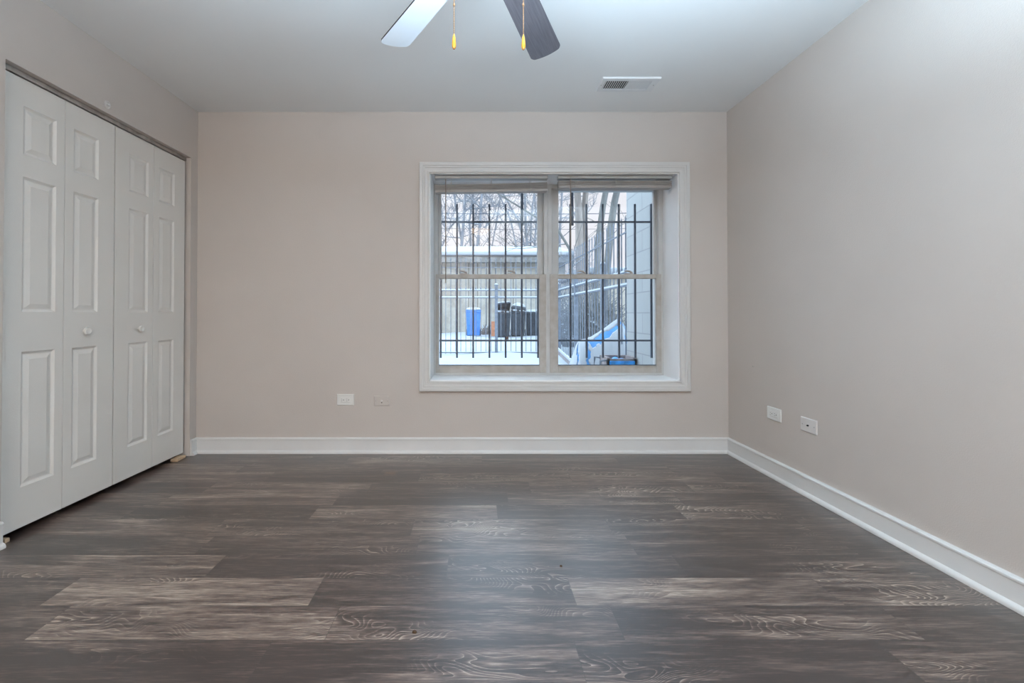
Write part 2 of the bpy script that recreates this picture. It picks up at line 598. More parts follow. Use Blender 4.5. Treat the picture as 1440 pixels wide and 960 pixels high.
def leaf(y0, y1, pa, pb, parent):
    """one moulded leaf with three raised panels between pa..pb."""
    mb_ = MB()
    bm = mb_.bm
    panels = [(0.212, 0.820), (1.000, 1.612), (1.712, 1.932)]
    ys = [y0, pa, pb, y1]
    zs = [ZB] + [q for p in panels for q in p] + [ZT]
    vert = {}

    def v(y, z, d=0.0):
        k = (round(y, 5), round(z, 5), round(d, 5))
        if k not in vert:
            vert[k] = bm.verts.new(dface(y, d, z))
        return vert[k]
    for i in range(3):
        for j in range(len(zs) - 1):
            if i == 1 and j % 2 == 1:
                # sunk ogee then raised field
                steps = [(0, 0), (0.006, 0.0045), (0.011, 0.0075), (0.016, 0.0075), (0.036, 0.0015), (0.037, 0.0015)]
                a0, a1, b0, b1 = ys[1], ys[2], zs[j], zs[j + 1]
                for (o1, d1), (o2, d2) in zip(steps, steps[1:]):
                    q1 = [(a0 + o1, b0 + o1), (a1 - o1, b0 + o1), (a1 - o1, b1 - o1), (a0 + o1, b1 - o1)]
                    q2 = [(a0 + o2, b0 + o2), (a1 - o2, b0 + o2), (a1 - o2, b1 - o2), (a0 + o2, b1 - o2)]
                    for k in range(4):
                        k2 = (k + 1) % 4
                        bm.faces.new((v(*q1[k], d1), v(*q1[k2], d1), v(*q2[k2], d2), v(*q2[k], d2)))
                o_, d_ = steps[-1]
                bm.faces.new((v(a0 + o_, b0 + o_, d_), v(a1 - o_, b0 + o_, d_), v(a1 - o_, b1 - o_, d_), v(a0 + o_, b1 - o_, d_)))
            else:
                bm.faces.new((v(ys[i], zs[j]), v(ys[i + 1], zs[j]), v(ys[i + 1], zs[j + 1]), v(ys[i], zs[j + 1])))
    T = 0.034
    # edges and back
    for i in range(3):
        bm.faces.new((v(ys[i], ZB), v(ys[i + 1], ZB), v(ys[i + 1], ZB, T), v(ys[i], ZB, T)))
        bm.faces.new((v(ys[i], ZT), v(ys[i + 1], ZT), v(ys[i + 1], ZT, T), v(ys[i], ZT, T)))
    for j in range(len(zs) - 1):
        for y in (y0, y1):
            bm.faces.new((v(y, zs[j]), v(y, zs[j + 1]), v(y, zs[j + 1], T), v(y, zs[j], T)))
    bm.faces.new([v(y, ZB, T) for y in ys] + [v(y1, z, T) for z in zs[1:-1]] + [v(y, ZT, T) for y in ys[::-1]] + [v(y0, z, T) for z in zs[-2:0:-1]])
    return mb_.build('leaf', M_door, parent)


def knob(y, z, parent):
    base = dface(y, 0, z)
    M = Matrix.Translation(base) @ Matrix.Rotation(R(90), 4, 'Y')
    MB().lathe([(0.0, 0), (0.010, 0), (0.009, 0.006), (0.012, 0.009), (0.0190, 0.012), (0.0195, 0.018), (0.016, 0.022), (0.013, 0.020), (0.0, 0.019)], 20, M).build('knob', M_door, parent, smooth=True)


GAP = 0.0012
e0, e1, e2, e3, e4 = 1.856, 2.148, 2.440, 2.728, 3.012
for n_, (a, m_, b_, ky, lab) in enumerate(((e0, e1, e2 - 0.003, 2.262, 'white six panel bifold closet door nearer the viewer'),
                                           (e2 + 0.003, e3, e4, 2.618, 'white six panel bifold closet door beside the window wall'))):
    d_ = empty('door_%d' % (n_ + 1), dface((a + b_) / 2, 0.017, 0), lab, 'closet door', 'bifold closet doors', 'structure')
    leaf(a, m_ - GAP, a + 0.097, m_ - 0.042, d_)
    leaf(m_ + GAP, b_, m_ + 0.046, b_ - 0.100, d_)
    knob(ky, 0.902, d_)
    for hz in (0.25, 1.05, 1.85):
        MB().tube([dface(m_, 0.035, hz - 0.03), dface(m_, 0.035, hz + 0.03)], 0.004, 8).build('hinge', M_track, d_)
# track in the head of the opening
mb = MB()
for dep0, dep1, z0, z1 in ((0.002, 0.004, 2.060, 2.084), (0.028, 0.030, 2.060, 2.084), (0.002, 0.030, 2.0825, 2.0845)):
    mb.hexa([dface(OY0 + .004, dep1, z0), dface(OY1 - .004, dep1, z0), dface(OY1 - .004, dep0, z0), dface(OY0 + .004, dep0, z0),
             dface(OY0 + .004, dep1, z1), dface(OY1 - .004, dep1, z1), dface(OY1 - .004, dep0, z1), dface(OY0 + .004, dep0, z1)])
tag(mb.build('door_track', M_track), 'worn steel bifold door track under the closet head', 'door track')
for y_, lab in ((OY1 - 0.115, 'small raw wood block under the closet door at the far jamb'), (OY0 + 0.030, 'small raw wood block under the closet door at the near jamb')):
    b0 = lx(y_) - 0.050
    mb = MB()
    mb.box(b0, b0 + (0.048 if y_ > 2.5 else 0.036), y_, y_ + 0.085 if y_ > 2.5 else y_ + 0.02, 0.0, 0.018)
    o = tag(mb.build('wood_block', M_block, bevel=0.002), lab, 'wood block', 'wood blocks under the closet doors')
# pale round anchor over the closet
ap = V((lx(2.352), 2.352, 2.128))
an = empty('wall_anchor', ap, 'small pale round wall anchor above the closet doors', 'wall anchor')
Mx = Matrix.Translation(ap) @ Matrix.Rotation(R(90), 4, 'Y')
MB().lathe([(0.022, 0), (0.022, 0.003), (0.019, 0.0045), (0.0155, 0.0045), (0.0135, 0.001), (0.0, 0.001)], 24, Mx).build('ring', M_pale_plate, an, smooth=True)
MB().lathe([(0.006, 0.001), (0.006, 0.012), (0.0035, 0.014), (0, 0.014)], 12, Mx).build('plug', M_trim, an, smooth=True)

# ------------------------------------------------------------------ setting: windows
TOPZ = wz1 - 0.006
BOTZ = wz0 + 0.006


def rect(px0, px1, py0, py1, Y):
    a, b = at(px0, py1, Y), at(px1, py0, Y)
    return a.x, b.x, a.z, b.z


def window(n, X0, X1, lower, upper, label):
    wn = empty('window_%d' % n, ((X0 + X1) / 2, RY, BOTZ), label, 'window', 'double hung windows', 'structure')
    # outer frame with stepped tracks
    f = MB()
    fw = 0.032
    for (a, b) in ((X0, X0 + fw), (X1 - fw, X1)):
        f.box(a, b, RY - 0.004, RY + 0.12, BOTZ, TOPZ)
    f.box(X0 + fw, X1 - fw, RY, RY + 0.12, TOPZ - 0.03, TOPZ).box(X0 + fw, X1 - fw, RY - 0.004, RY + 0.12, BOTZ, BOTZ + 0.022)
    f.box(X0 + fw, X0 + fw + 0.006, RY + 0.030, RY + 0.038, BOTZ, TOPZ).box(X1 - fw - 0.006, X1 - fw, RY + 0.030, RY + 0.038, BOTZ, TOPZ)
    f.build('frame', M_vinyl, wn, bevel=0.002)
    # lower sash (inner)
    gx0, gx1, gz0, gz1 = rect(*lower, RY + 0.012)
    sx0, sx1 = X0 + fw - 0.018, X1 - fw + 0.018
    s = MB()
    y0, y1 = RY - 0.006, RY + 0.028
    mt = at(700, 385.5, RY).z
    sb = BOTZ + 0.018
    s.box(sx0, gx0, y0, y1, sb, mt).box(gx1, sx1, y0, y1, sb, mt).box(gx0, gx1, y0, y1, sb, gz0).box(gx0, gx1, y0, y1, gz1, mt)
    s.box(gx0, gx1, y0 + 0.004, y0 + 0.010, gz1 - 0.004, gz1).box(gx0 - .005, gx1 + .005, y0 - 0.010, y0, gz0 - 0.006, gz0 - 0.001)
    ls = s.build('lower_sash', M_grime, wn, bevel=0.002)
    MB().box(gx0 - .004, gx1 + .004, RY + 0.010, RY + 0.014, gz0 - .004, gz1 + .004).build('pane', M_glass, ls)
    mb_ = MB()
    mb_.box(gx0, gx1, RY + 0.006, RY + 0.009, gz0, gz0 + 0.006)
    mb_.build('glazing_bead', M_iron, ls)
    for fr in (0.22, 0.70):
        lxx = gx0 + (gx1 - gx0) * fr
        l = MB()
        l.box(lxx - 0.012, lxx + 0.05, y0 + 0.004, y1 - 0.004, mt, mt + 0.008)
        l.tube([(lxx + 0.045, y0 + 0.012, mt + 0.008), (lxx + 0.025, y0 + 0.006, mt + 0.022), (lxx - 0.005, y0 + 0.002, mt + 0.026), (lxx - 0.018, y0 + 0.002, mt + 0.022)], [0.009, 0.008, 0.006, 0.004], 8)
        l.build('sash_lock', M_slat, ls, bevel=0.001)
    # upper sash (outer)
    gx0, gx1, gz0, gz1 = rect(*upper, RY + 0.060)
    s = MB()
    y0, y1 = RY + 0.042, RY + 0.076
    s.box(sx0, gx0, y0, y1, mt - 0.03, TOPZ - 0.028).box(gx1, sx1, y0, y1, mt - 0.03, TOPZ - 0.028)
    s.box(gx0, gx1, y0, y1, gz1, TOPZ - 0.028).box(gx0, gx1, y0, y1, mt - 0.03, mt + 0.002)
    us = s.build('upper_sash', M_vinyl, wn, bevel=0.002)
    MB().box(gx0 - .004, gx1 + .004, RY + 0.058, RY + 0.062, mt, gz1 + .004).build('pane', M_glass, us)
    return wn


XM = at(770.5, 400, RY).x
window(1, wx0 + 0.006, XM, (617.2, 758, 391.5, 513.5), (620.5, 755.5, 268.5, 384), 'left double hung window with white sashes and grimy rails')
window(2, XM, wx1 - 0.006, (784.5, 921.5, 391.5, 513.5), (785, 918, 268.5, 384), 'right double hung window with white sashes and grimy rails')

# ------------------------------------------------------------------ blinds
BY = 3.138


def blind(px0, px1, top_l, top_r, bot_l, bot_r, wand_px, label):
    hx0, hx1 = at(px0, 250, BY).x, at(px1, 250, BY).x
    b = empty('window_blind', ((hx0 + hx1) / 2, BY + 0.025, TOPZ), label, 'blind', 'raised slat blinds')
    zt, zb = TOPZ, at(700, 251, BY).z
    m = MB()
    m.box(hx0, hx1, BY, BY + 0.004, zb, zt - 0.004).box(hx0, hx1, BY + 0.046, BY + 0.05, zb, zt - 0.004).box(hx0, hx1, BY, BY + 0.05, zb, zb + 0.003)
    m.box(hx0, hx0 + 0.003, BY, BY + 0.05, zb, zt - 0.002).box(hx1 - 0.003, hx1, BY, BY + 0.05, zb, zt - 0.002)
    m.build('headrail', M_head, b, bevel=0.001)
    n = 7
    sx0, sx1 = hx0 + 0.002, hx1 - 0.004
    zl0, zl1 = at(px0, bot_l, BY).z, at(px0, top_l, BY).z
    zr0, zr1 = at(px1, bot_r, BY).z, at(px1, top_r, BY).z
    random.seed(int(px0))
    br = 0.016
    q = MB()
    q.hexa([(sx0, BY - 0.002, zl0), (sx1, BY - 0.002, zr0), (sx1, BY + 0.052, zr0), (sx0, BY + 0.052, zl0),
            (sx0, BY - 0.002, zl0 + br), (sx1, BY - 0.002, zr0 + br), (sx1, BY + 0.052, zr0 + br), (sx0, BY + 0.052, zl0 + br)])
    q.build('bottom_rail', M_slat, b, bevel=0.002)
    for i in range(n):
        fl = zl0 + br + 0.001 + (zl1 - zl0 - br - 0.003) * i / n
        fr = zr0 + br + 0.001 + (zr1 - zr0 - br - 0.003) * i / n
        th = 0.0032
        j = random.uniform(-0.003, 0.003)
        q = MB()
        tl = min(th, (zl1 - zl0 - br) / n - 0.0004)
        q.hexa([(sx0, BY + j, fl), (sx1, BY + j, fr), (sx1, BY + 0.05 + j, fr), (sx0, BY + 0.05 + j, fl),
                (sx0, BY + j, fl + tl), (sx1, BY + j, fr + tl), (sx1, BY + 0.05 + j, fr + tl), (sx0, BY + 0.05 + j, fl + tl)])
        q.build('slat', M_slat, b)
    for fr in (0.145, 0.5, 0.845):
        x = hx0 + (hx1 - hx0) * fr
        z0 = zl0 + (zr0 - zl0) * fr
        c = MB()
        c.tube([(x, BY + 0.055, zb), (x, BY + 0.055, z0)], 0.0016, 6)
        c.build('ladder_cord', M_cord, b)
        c = MB()
        c.tube([(x, BY - 0.005, zb), (x + 0.002, BY - 0.005, (zb + z0 + 0.05) / 2 + 0.01), (x, BY - 0.005, z0)], 0.0016, 6)
        for k in range(4):
            zz = z0 + 0.012 + 0.011 * k
            c.tube([(x - 0.012, BY - 0.006, zz), (x, BY - 0.009, zz - 0.006), (x + 0.012, BY - 0.006, zz)], 0.0012, 5)
        c.build('ladder_cord', M_cord, b)
    wx = at(wand_px, 300, BY).x
    wy = BY - 0.012
    wd = MB()
    wd.tube([(wx, wy, at(wand_px, 252, wy).z), (wx, wy, at(wand_px, 398, wy).z)], 0.0042, 6)
    wd.build('tilt_wand', M_wand, b)
    hk = MB()
    hk.tube([(wx, BY, zb + 0.012), (wx, wy, zb + 0.010), (wx, wy, zb - 0.006)], 0.003, 6)
    hk.build('wand_hook', M_cord, b)


blind(611.5, 770.5, 260, 255, 270.6, 268.6, 627, 'grey brown slat blind raised unevenly over the left window')
blind(785, 945.5, 253, 253, 264, 264, 802, 'grey brown slat blind raised level over the right window')

# ------------------------------------------------------------------ wall plates
def plate(kind, org, ux, nrm, m, label, wd=0.122, ht=0.078, group=None):
    ux, nrm = V(ux).normalized(), V(nrm).normalized()
    uz = V((0, 0, 1))
    org = V(org)
    p = empty(kind, org, label, 'outlet' if kind == 'power_outlet' else 'wall plate', group)

    def box(mb_, u0, u1, w0, w1, d0, d1, ch=0.0):
        q = []
        for d_, c in ((d0, 0), (d1, ch)):
            for (u, w_) in ((u0 + c, w0 + c), (u1 - c, w0 + c), (u1 - c, w1 - c), (u0 + c, w1 - c)):
                q.append(org + ux * u + uz * w_ + nrm * d_)
        mb_.hexa(q)
    a = MB()
    box(a, -wd / 2, wd / 2, -ht / 2, ht / 2, 0, 0.0065, 0.004)
    a.build('cover_plate', m, p, bevel=0.0008)
    if kind == 'power_outlet':
        a = MB()
        box(a, -0.034, 0.034, -0.0165, 0.0165, 0.0055, 0.008, 0.0008)
        fc = a.build('receptacle', M_white_plate, p)
        for s in (-1, 1):
            c = MB()
            o_ = s * 0.0185 - 0.002
            box(c, o_ - 0.008, o_ - 0.002, 0.0045, 0.0063, 0.007, 0.0084)
            box(c, o_ - 0.0085, o_ - 0.002, -0.0078, -0.006, 0.007, 0.0084)
            box(c, o_ + 0.006, o_ + 0.011, -0.003, 0.002, 0.007, 0.0084)
            c.build('socket_slots', M_slot, fc)
        c = MB()
        box(c, -0.034, 0.034, -0.0182, -0.0168, 0.0056, 0.0068)
        c.build('shadow_gap', M_screw, fc)
    else:
        Mr = Matrix.Translation(org) @ nrm.to_track_quat('Z', 'Y').to_matrix().to_4x4()
        c = MB()
        kk = 0.62 if 'black' in label else 1.0
        c.lathe([(a_ * kk, b_) for a_, b_ in ((0.0075, 0.0055), (0.0075, 0.0085), (0.0055, 0.009), (0.0055, 0.014), (0.0035, 0.0145), (0.0030, 0.011), (0, 0.011))], 16, Mr)
        c.build('jack', M_slot if 'black' in label else M_pale_plate, p, smooth=True)
        if 'black' not in label:
            c = MB()
            box(c, -0.0035, 0.0035, -0.015, -0.009, 0.006, 0.0078)
            c.build('jack_opening', M_slot, p)
        for s in (-1, 1):
            c = MB()
            Ms = Matrix.Translation(org + ux * s * 0.041) @ nrm.to_track_quat('Z', 'Y').to_matrix().to_4x4()
            c.lathe([(0.0035, 0.0055), (0.0033, 0.0072), (0.002, 0.0080), (0, 0.0082)], 10, Ms)
            c.build('screw', M_screw, p, smooth=True)
    return p


def plate_px(px0, px1, py0, py1):
    a, b = at(px0, py1, D), at(px1, py0, D)
    return ((a.x + b.x) / 2, D, (a.z + b.z) / 2), b.x - a.x, b.z - a.z


o_, w_, h_ = plate_px(473.8, 498.2, 553.8, 569.7)
plate('power_outlet', o_, (1, 0, 0), (0, -1, 0), M_white_plate, 'white double power outlet low on the window wall', w_, h_, 'low wall outlets')
o_, w_, h_ = plate_px(525.8, 548.4, 556, 570.4)
plate('jack_plate', o_, (1, 0, 0), (0, -1, 0), M_paint_plate, 'wall coloured jack plate low on the window wall', w_, h_, 'low jack plates')


def on_right(px, py):
    p = at(px, py, 1.0) - V((0, 0, ZC))
    k = (XR + SL * D) / (p.x + SL * p.y)
    return V((0, 0, ZC)) + p * k


ru, rn = V((-SL, 1, 0)), V((-1, -SL, 0))
for kind, c0, c1, m, lab, g in (('power_outlet', (1079.5, 570.3), (1099.3, 594.2), M_white_plate, 'white double power outlet low on the right wall', 'low wall outlets'),
                                ('jack_plate', (1128, 586), (1148.5, 610.8), M_pale_plate, 'pale jack plate with black coaxial socket on the right wall', 'low jack plates')):
    a, b = on_right(*c0), on_right(*c1)
    mid_ = (a + b) / 2
    plate(kind, mid_, -ru, rn, m, lab, max(0.115, abs(a.y - b.y)), 0.078, g)
np_ = on_right(1061, 515)
Mn = Matrix.Translation(np_) @ rn.to_track_quat('Z', 'Y').to_matrix().to_4x4()
tag(MB().lathe([(0.0015, 0), (0.0015, 0.010), (0.004, 0.010), (0.004, 0.012), (0, 0.0125)], 10, Mn).build('wall_nail', M_screw), 'tiny nail in the right wall above the outlet', 'nail')

# ------------------------------------------------------------------ ceiling register
a_, b_ = atz(848, 107.8, H), atz(916, 127, H)
vx0, vx1, vy0, vy1 = a_.x, b_.x, a_.y, b_.y
vn = empty('ceiling_vent', ((vx0 + vx1) / 2, (vy0 + vy1) / 2, H), 'white slotted air vent in the ceiling before the window', 'vent')
ix0, ix1, iy0, iy1 = vx0 + 0.028, vx1 - 0.042, vy0 + 0.032, vy1 - 0.026
m = MB()
zf = H - 0.010


def vframe(mb_, o, i, zo, zi):
    ox0, ox1, oy0, oy1 = o
    ax0, ax1, ay0, ay1 = i
    O = [mb_.bm.verts.new(p) for p in ((ox0, oy0, zo), (ox1, oy0, zo), (ox1, oy1, zo), (ox0, oy1, zo))]
    I = [mb_.bm.verts.new(p) for p in ((ax0, ay0, zi), (ax1, ay0, zi), (ax1, ay1, zi), (ax0, ay1, zi))]
    for k in range(4):
        mb_.bm.faces.new((O[k], O[(k + 1) % 4], I[(k + 1) % 4], I[k]))


vframe(m, (vx0, vx1, vy0, vy1), (vx0 + .004, vx1 - .004, vy0 + .004, vy1 - .004), H, zf)
vframe(m, (vx0 + .004, vx1 - .004, vy0 + .004, vy1 - .004), (ix0, ix1, iy0, iy1), zf, zf)
vframe(m, (ix0, ix1, iy0, iy1), (ix0, ix1, iy0, iy1), zf, H - 0.001)
m.build('frame', M_vent, vn)
MB().box(ix0, ix1, iy0, iy1, H - 0.0015, H - 0.0005).build('duct_opening', M_slot, vn)
xm = (ix0 + ix1) / 2
MB().box(xm - 0.004, xm + 0.004, iy0, iy1, zf, zf + 0.004).build('centre_bar', M_vent, vn)
for bank, (a, b, tilt) in enumerate(((ix0, xm - 0.004, 1), (xm + 0.004, ix1, -1))):
    for k in range(11):
        x = a + (b - a) * (k + 0.5) / 11
        dx = 0.0028 if tilt > 0 else -0.0055
        m = MB()
        tk = 0.0022 if tilt > 0 else 0.0012
        m.hexa([(x - dx - tk, iy0, zf), (x - dx + tk, iy0, zf), (x - dx + tk, iy1, zf), (x - dx - tk, iy1, zf),
                (x + dx - tk, iy0, zf + 0.0085), (x + dx + tk, iy0, zf + 0.0085), (x + dx + tk, iy1, zf + 0.0085), (x + dx - tk, iy1, zf + 0.0085)])
        m.build('louvre', M_vent, vn)
for x in (vx0 + 0.012, vx1 - 0.02):
    MB().lathe([(0.004, 0), (0.003, -0.002), (0, -0.0025)], 10, Matrix.Translation((x, (vy0 + vy1) / 2, zf))).build('screw', M_screw, vn)

# ------------------------------------------------------------------ ceiling fan
ZBL = 2.125


def bl_mid(pa, pb):
    return (atz(*pa, ZBL) + atz(*pb, ZBL)) / 2


lt, lr_ = bl_mid((535, 57), (572, 68)), bl_mid((580, 0), (632, 0))
rt, rr_ = bl_mid((751, 86), (788, 68)), bl_mid((708, 0), (758, 0))


def isect(p, d, q, e):
    k = ((q.x - p.x) * e.y - (q.y - p.y) * e.x) / (d.x * e.y - d.y * e.x)
    return p + d * k


fc = isect(lt, lr_ - lt, rt, rr_ - rt)
fc.z = ZBL
rad = ((lt - fc).length + (rt - fc).length) / 2
ang_l = math.atan2(lt.y - fc.y, lt.x - fc.x)
ang_r = math.atan2(rt.y - fc.y, rt.x - fc.x)
print('FAN', fc, rad, math.degrees(ang_l), math.degrees(ang_r))
fan = empty('ceiling_fan', (fc.x, fc.y, H), 'dark bladed ceiling fan with a lit lamp and two pull chains', 'ceiling fan')
T = Matrix.Translation((fc.x, fc.y, 0))
MB().lathe([(0.0, H), (0.075, H), (0.075, H - 0.02), (0.05, H - 0.055), (0.02, H - 0.06), (0.02, H - 0.10), (0, H - 0.10)], 28, T).build('canopy', M_bronze, fan, smooth=True)
MB().lathe([(0.0, H - 0.095), (0.06, H - 0.10), (0.115, H - 0.13), (0.125, H - 0.18), (0.125, H - 0.25), (0.10, H - 0.285), (0.07, H - 0.30), (0, H - 0.30)], 32, T).build('motor_housing', M_bronze, fan, smooth=True)
MB().lathe([(0.0, ZBL + 0.02), (0.055, ZBL + 0.02), (0.062, ZBL - 0.01), (0.062, ZBL - 0.045), (0, ZBL - 0.045)], 24, T).build('switch_housing', M_bronze, fan, smooth=True)
lk = MB().lathe([(0.115, ZBL - 0.043), (0.118, ZBL - 0.05), (0.110, ZBL - 0.075), (0.090, ZBL - 0.098), (0.06, ZBL - 0.115), (0.025, ZBL - 0.122), (0, ZBL - 0.123)], 32, T)
lk.build('lamp_bowl', M_lamp, fan, smooth='all')
MB().lathe([(0.06, ZBL - 0.043), (0.120, ZBL - 0.040), (0.122, ZBL - 0.052), (0.117, ZBL - 0.052)], 32, T).build('bowl_rim', M_bronze, fan, smooth=True)
step = ang_l - ang_r
bladeprof = []


def blade(ang, pale):
    tilt = R(12)
    L0, L1 = 0.185, rad + 0.005
    hw0, hw1 = 0.052, 0.066
    outl = [(L0, -hw0)]
    for k in range(25):
        q_ = math.sin((k / 24 - 0.5) * math.pi)
        outl.append((L1 - 0.014 * q_ * q_ - 0.016 * max(0.0, (abs(q_) - 0.8) / 0.2) ** 2, hw1 * q_))
    outl += [(L0, hw0)]
    th = 0.0055
    Mb = Matrix.Translation(fc) @ Matrix.Rotation(ang, 4, 'Z') @ Matrix.Rotation(tilt * -1, 4, 'X')
    m_ = MB()
    lo = [m_.bm.verts.new((x, y, -th / 2)) for x, y in outl]
    hi = [m_.bm.verts.new((x, y, th / 2)) for x, y in outl]
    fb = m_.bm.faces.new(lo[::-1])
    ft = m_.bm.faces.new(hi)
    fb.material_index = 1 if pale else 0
    for k in range(len(outl)):
        k2 = (k + 1) % len(outl)
        f = m_.bm.faces.new((lo[k], lo[k2], hi[k2], hi[k]))
        f.material_index = 2
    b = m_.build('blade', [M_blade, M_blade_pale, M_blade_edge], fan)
    b.matrix_basis = Mb
    if pale:
        b['label'] = 'blade with pale shiny underside'
    else:
        b['label'] = 'dark wood blade'
    # blade iron
    q = MB()
    q.hexa([(0.10, -0.016, 0.004), (L0 + 0.07, -0.030, 0.004), (L0 + 0.07, 0.030, 0.004), (0.10, 0.016, 0.004),
            (0.10, -0.016, 0.010), (L0 + 0.07, -0.030, 0.010), (L0 + 0.07, 0.030, 0.010), (0.10, 0.016, 0.010)])
    i_ = q.build('blade_iron', M_bronze, fan, bevel=0.002)
    i_.matrix_basis = Mb


nb = round(math.tau / step)
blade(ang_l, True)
blade(ang_r, False)
rest = math.tau - step
for k in range(1, nb - 1):
    blade(ang_l + rest * k / (nb - 1), False)


def pull_chain(px, py_top, py_bot, yy):
    top = at(px, -25, yy)
    top.z = ZBL - 0.048
    bot = at(px, py_top, yy)
    m_ = MB()
    z = top.z
    n = int((top.z - bot.z) / 0.0052)
    m_.tube([(top.x, yy, top.z), (top.x, yy, bot.z)], 0.0007, 5)
    for k in range(n):
        m_.lathe([(0, 0.0021), (0.0015, 0.0015), (0.0021, 0), (0.0015, -0.0015), (0, -0.0021)], 6, Matrix.Translation((top.x, yy, bot.z + 0.0052 * k)))
    ch = m_.build('pull_chain', M_brass, fan, smooth='all')
    L = (bot - at(px, py_bot, yy)).z
    prof_ = [(0.0018, 0.004), (0.0028, 0), (0.0042, -0.12 * L), (0.0056, -0.45 * L), (0.0064, -0.72 * L), (0.0058, -0.86 * L), (0.0040, -0.93 * L)]
    m_ = MB().lathe(prof_, 16, Matrix.Translation((top.x, yy, bot.z)))
    bo = m_.build('pull_bob', M_bob, ch, smooth='all')
    MB().lathe([(0.0040, -0.92 * L), (0.0042, -0.96 * L), (0.003, -L), (0, -L)], 14, Matrix.Translation((top.x, yy, bot.z))).build('bob_tip', M_bob_tip, ch, smooth=True)
    MB().lathe([(0, 0.004), (0.0032, 0.003), (0.0036, 0), (0.0032, -0.003), (0, -0.004)], 10, Matrix.Translation((top.x, yy, at(px, 7, yy).z))).build('chain_link', M_brass, ch, smooth=True)


pull_chain(638.5, 50, 69, fc.y)
pull_chain(736.0, 51, 70, fc.y)

# crumbs on the floor
for px, py, sz, lab in ((583, 889, 0.010, 'crumb of dry leaf on the planks nearer the viewer'), (789, 796, 0.007, 'tiny brown crumb on the planks below the window')):
    p = atz(px, py, 0)
    random.seed(px)
    m = MB()
    pts = [(math.cos(k) * sz * random.uniform(.5, 1), math.sin(k) * sz * .7 * random.uniform(.5, 1)) for k in [i * math.tau / 7 for i in range(7)]]
    lo = [m.bm.verts.new((p.x + a, p.y + b, 0.0006)) for a, b in pts]
    hi = [m.bm.verts.new((p.x + a * .8, p.y + b * .8, 0.003 + random.uniform(0, .003))) for a, b in pts]
    m.bm.faces.new(lo[::-1])
    m.bm.faces.new(hi)
    for k in range(7):
        m.bm.faces.new((lo[k], lo[(k + 1) % 7], hi[(k + 1) % 7], hi[k]))
    tag(m.build('leaf_crumb', M_leaf), lab, 'crumb')

# ================================================================== OUTSIDE
GZ = at(700, 497, 8.3).z      # snow level at the fence
exec_ext = True


def gz(x, y):
    return GZ + 0.035 * math.sin(x * 1.3 + 0.4) * math.sin(y * 0.8) + 0.02 * math.sin(x * 3.1 + y * 2.3)


mb = MB()
mb.grid(90, 110, lambda u, v: V((-14 + 32 * u, YW + 44 * v ** 1.6, gz(-14 + 32 * u, YW + 44 * v ** 1.6))))
struct(mb, 'ground', M_snow, 'snow covered yard outside the window', 'ground', smooth='all', recalc=False)

# --- block wing wall on the right


def block_mat():
    m, t, b = node_mat('pale_painted_block')
    tc = N(t, 'ShaderNodeTexCoord')
    sp = N(t, 'ShaderNodeSeparateXYZ')
    cb = N(t, 'ShaderNodeCombineXYZ')
    L = t.links
    L.new(tc.outputs['Object'], sp.inputs[0])
    L.new(sp.outputs['Y'], cb.inputs[0])
    L.new(sp.outputs['Z'], cb.inputs[1])
    br = N(t, 'ShaderNodeTexBrick')
    br.inputs['Scale'].default_value = 1.0
    br.inputs['Mortar Size'].default_value = 0.006
    br.inputs['Brick Width'].default_value = 0.40
    br.inputs['Row Height'].default_value = 0.20
    br.inputs['Color1'].default_value = (0.38, 0.395, 0.395, 1)
    br.inputs['Color2'].default_value = (0.355, 0.37, 0.37, 1)
    br.inputs['Mortar'].default_value = (0.29, 0.30, 0.305, 1)
    L.new(cb.outputs[0], br.inputs['Vector'])
    L.new(br.outputs['Color'], b.inputs['Base Color'])
    b.inputs['Roughness'].default_value = 0.9
    bp = N(t, 'ShaderNodeBump')
    bp.inputs['Strength'].default_value = 0.6
    bp.inputs['Distance'].default_value = 0.006
    inv = N(t, 'ShaderNodeMath', operation='SUBTRACT')
    inv.inputs[0].default_value = 1.0
    L.new(br.outputs['Fac'], inv.inputs[1])
    nz = N(t, 'ShaderNodeTexNoise')
    nz.inputs['Scale'].default_value = 90
    L.new(tc.outputs['Object'], nz.inputs['Vector'])
    ad = N(t, 'ShaderNodeMath', operation='MULTIPLY_ADD')
    L.new(nz.outputs['Fac'], ad.inputs[0])
    ad.inputs[1].default_value = 0.5
    L.new(inv.outputs[0], ad.inputs[2])
    L.new(ad.outputs[0], bp.inputs['Height'])
    L.new(bp.outputs[0], b.inputs['Normal'])
    return m


M_block_wall = block_mat()
WX, WE = 1.60, 4.655
WE = WX * F / (881.5 - CX)
mb = MB().box(WX, WX + 0.2, YW, WE, GZ - 0.1, 3.0)
tag(mb.build('block_wall', M_block_wall), 'pale grey concrete block wing wall outside the right window', 'block wall', None, 'structure')

# --- security grille in front of the windows
GY = 3.72
gr = empty('window_grille', at(756, 500, GY), 'dark iron security grille of upright bars outside the windows', 'window grille')


def bar(px, y0, y1, s=0.0075, nm='bar'):
    a, b = at(px, y1, GY), at(px, y0, GY)
    MB().box(b.x - s, b.x + s, GY - s, GY + s, a.z, b.z).build(nm, M_iron, gr)


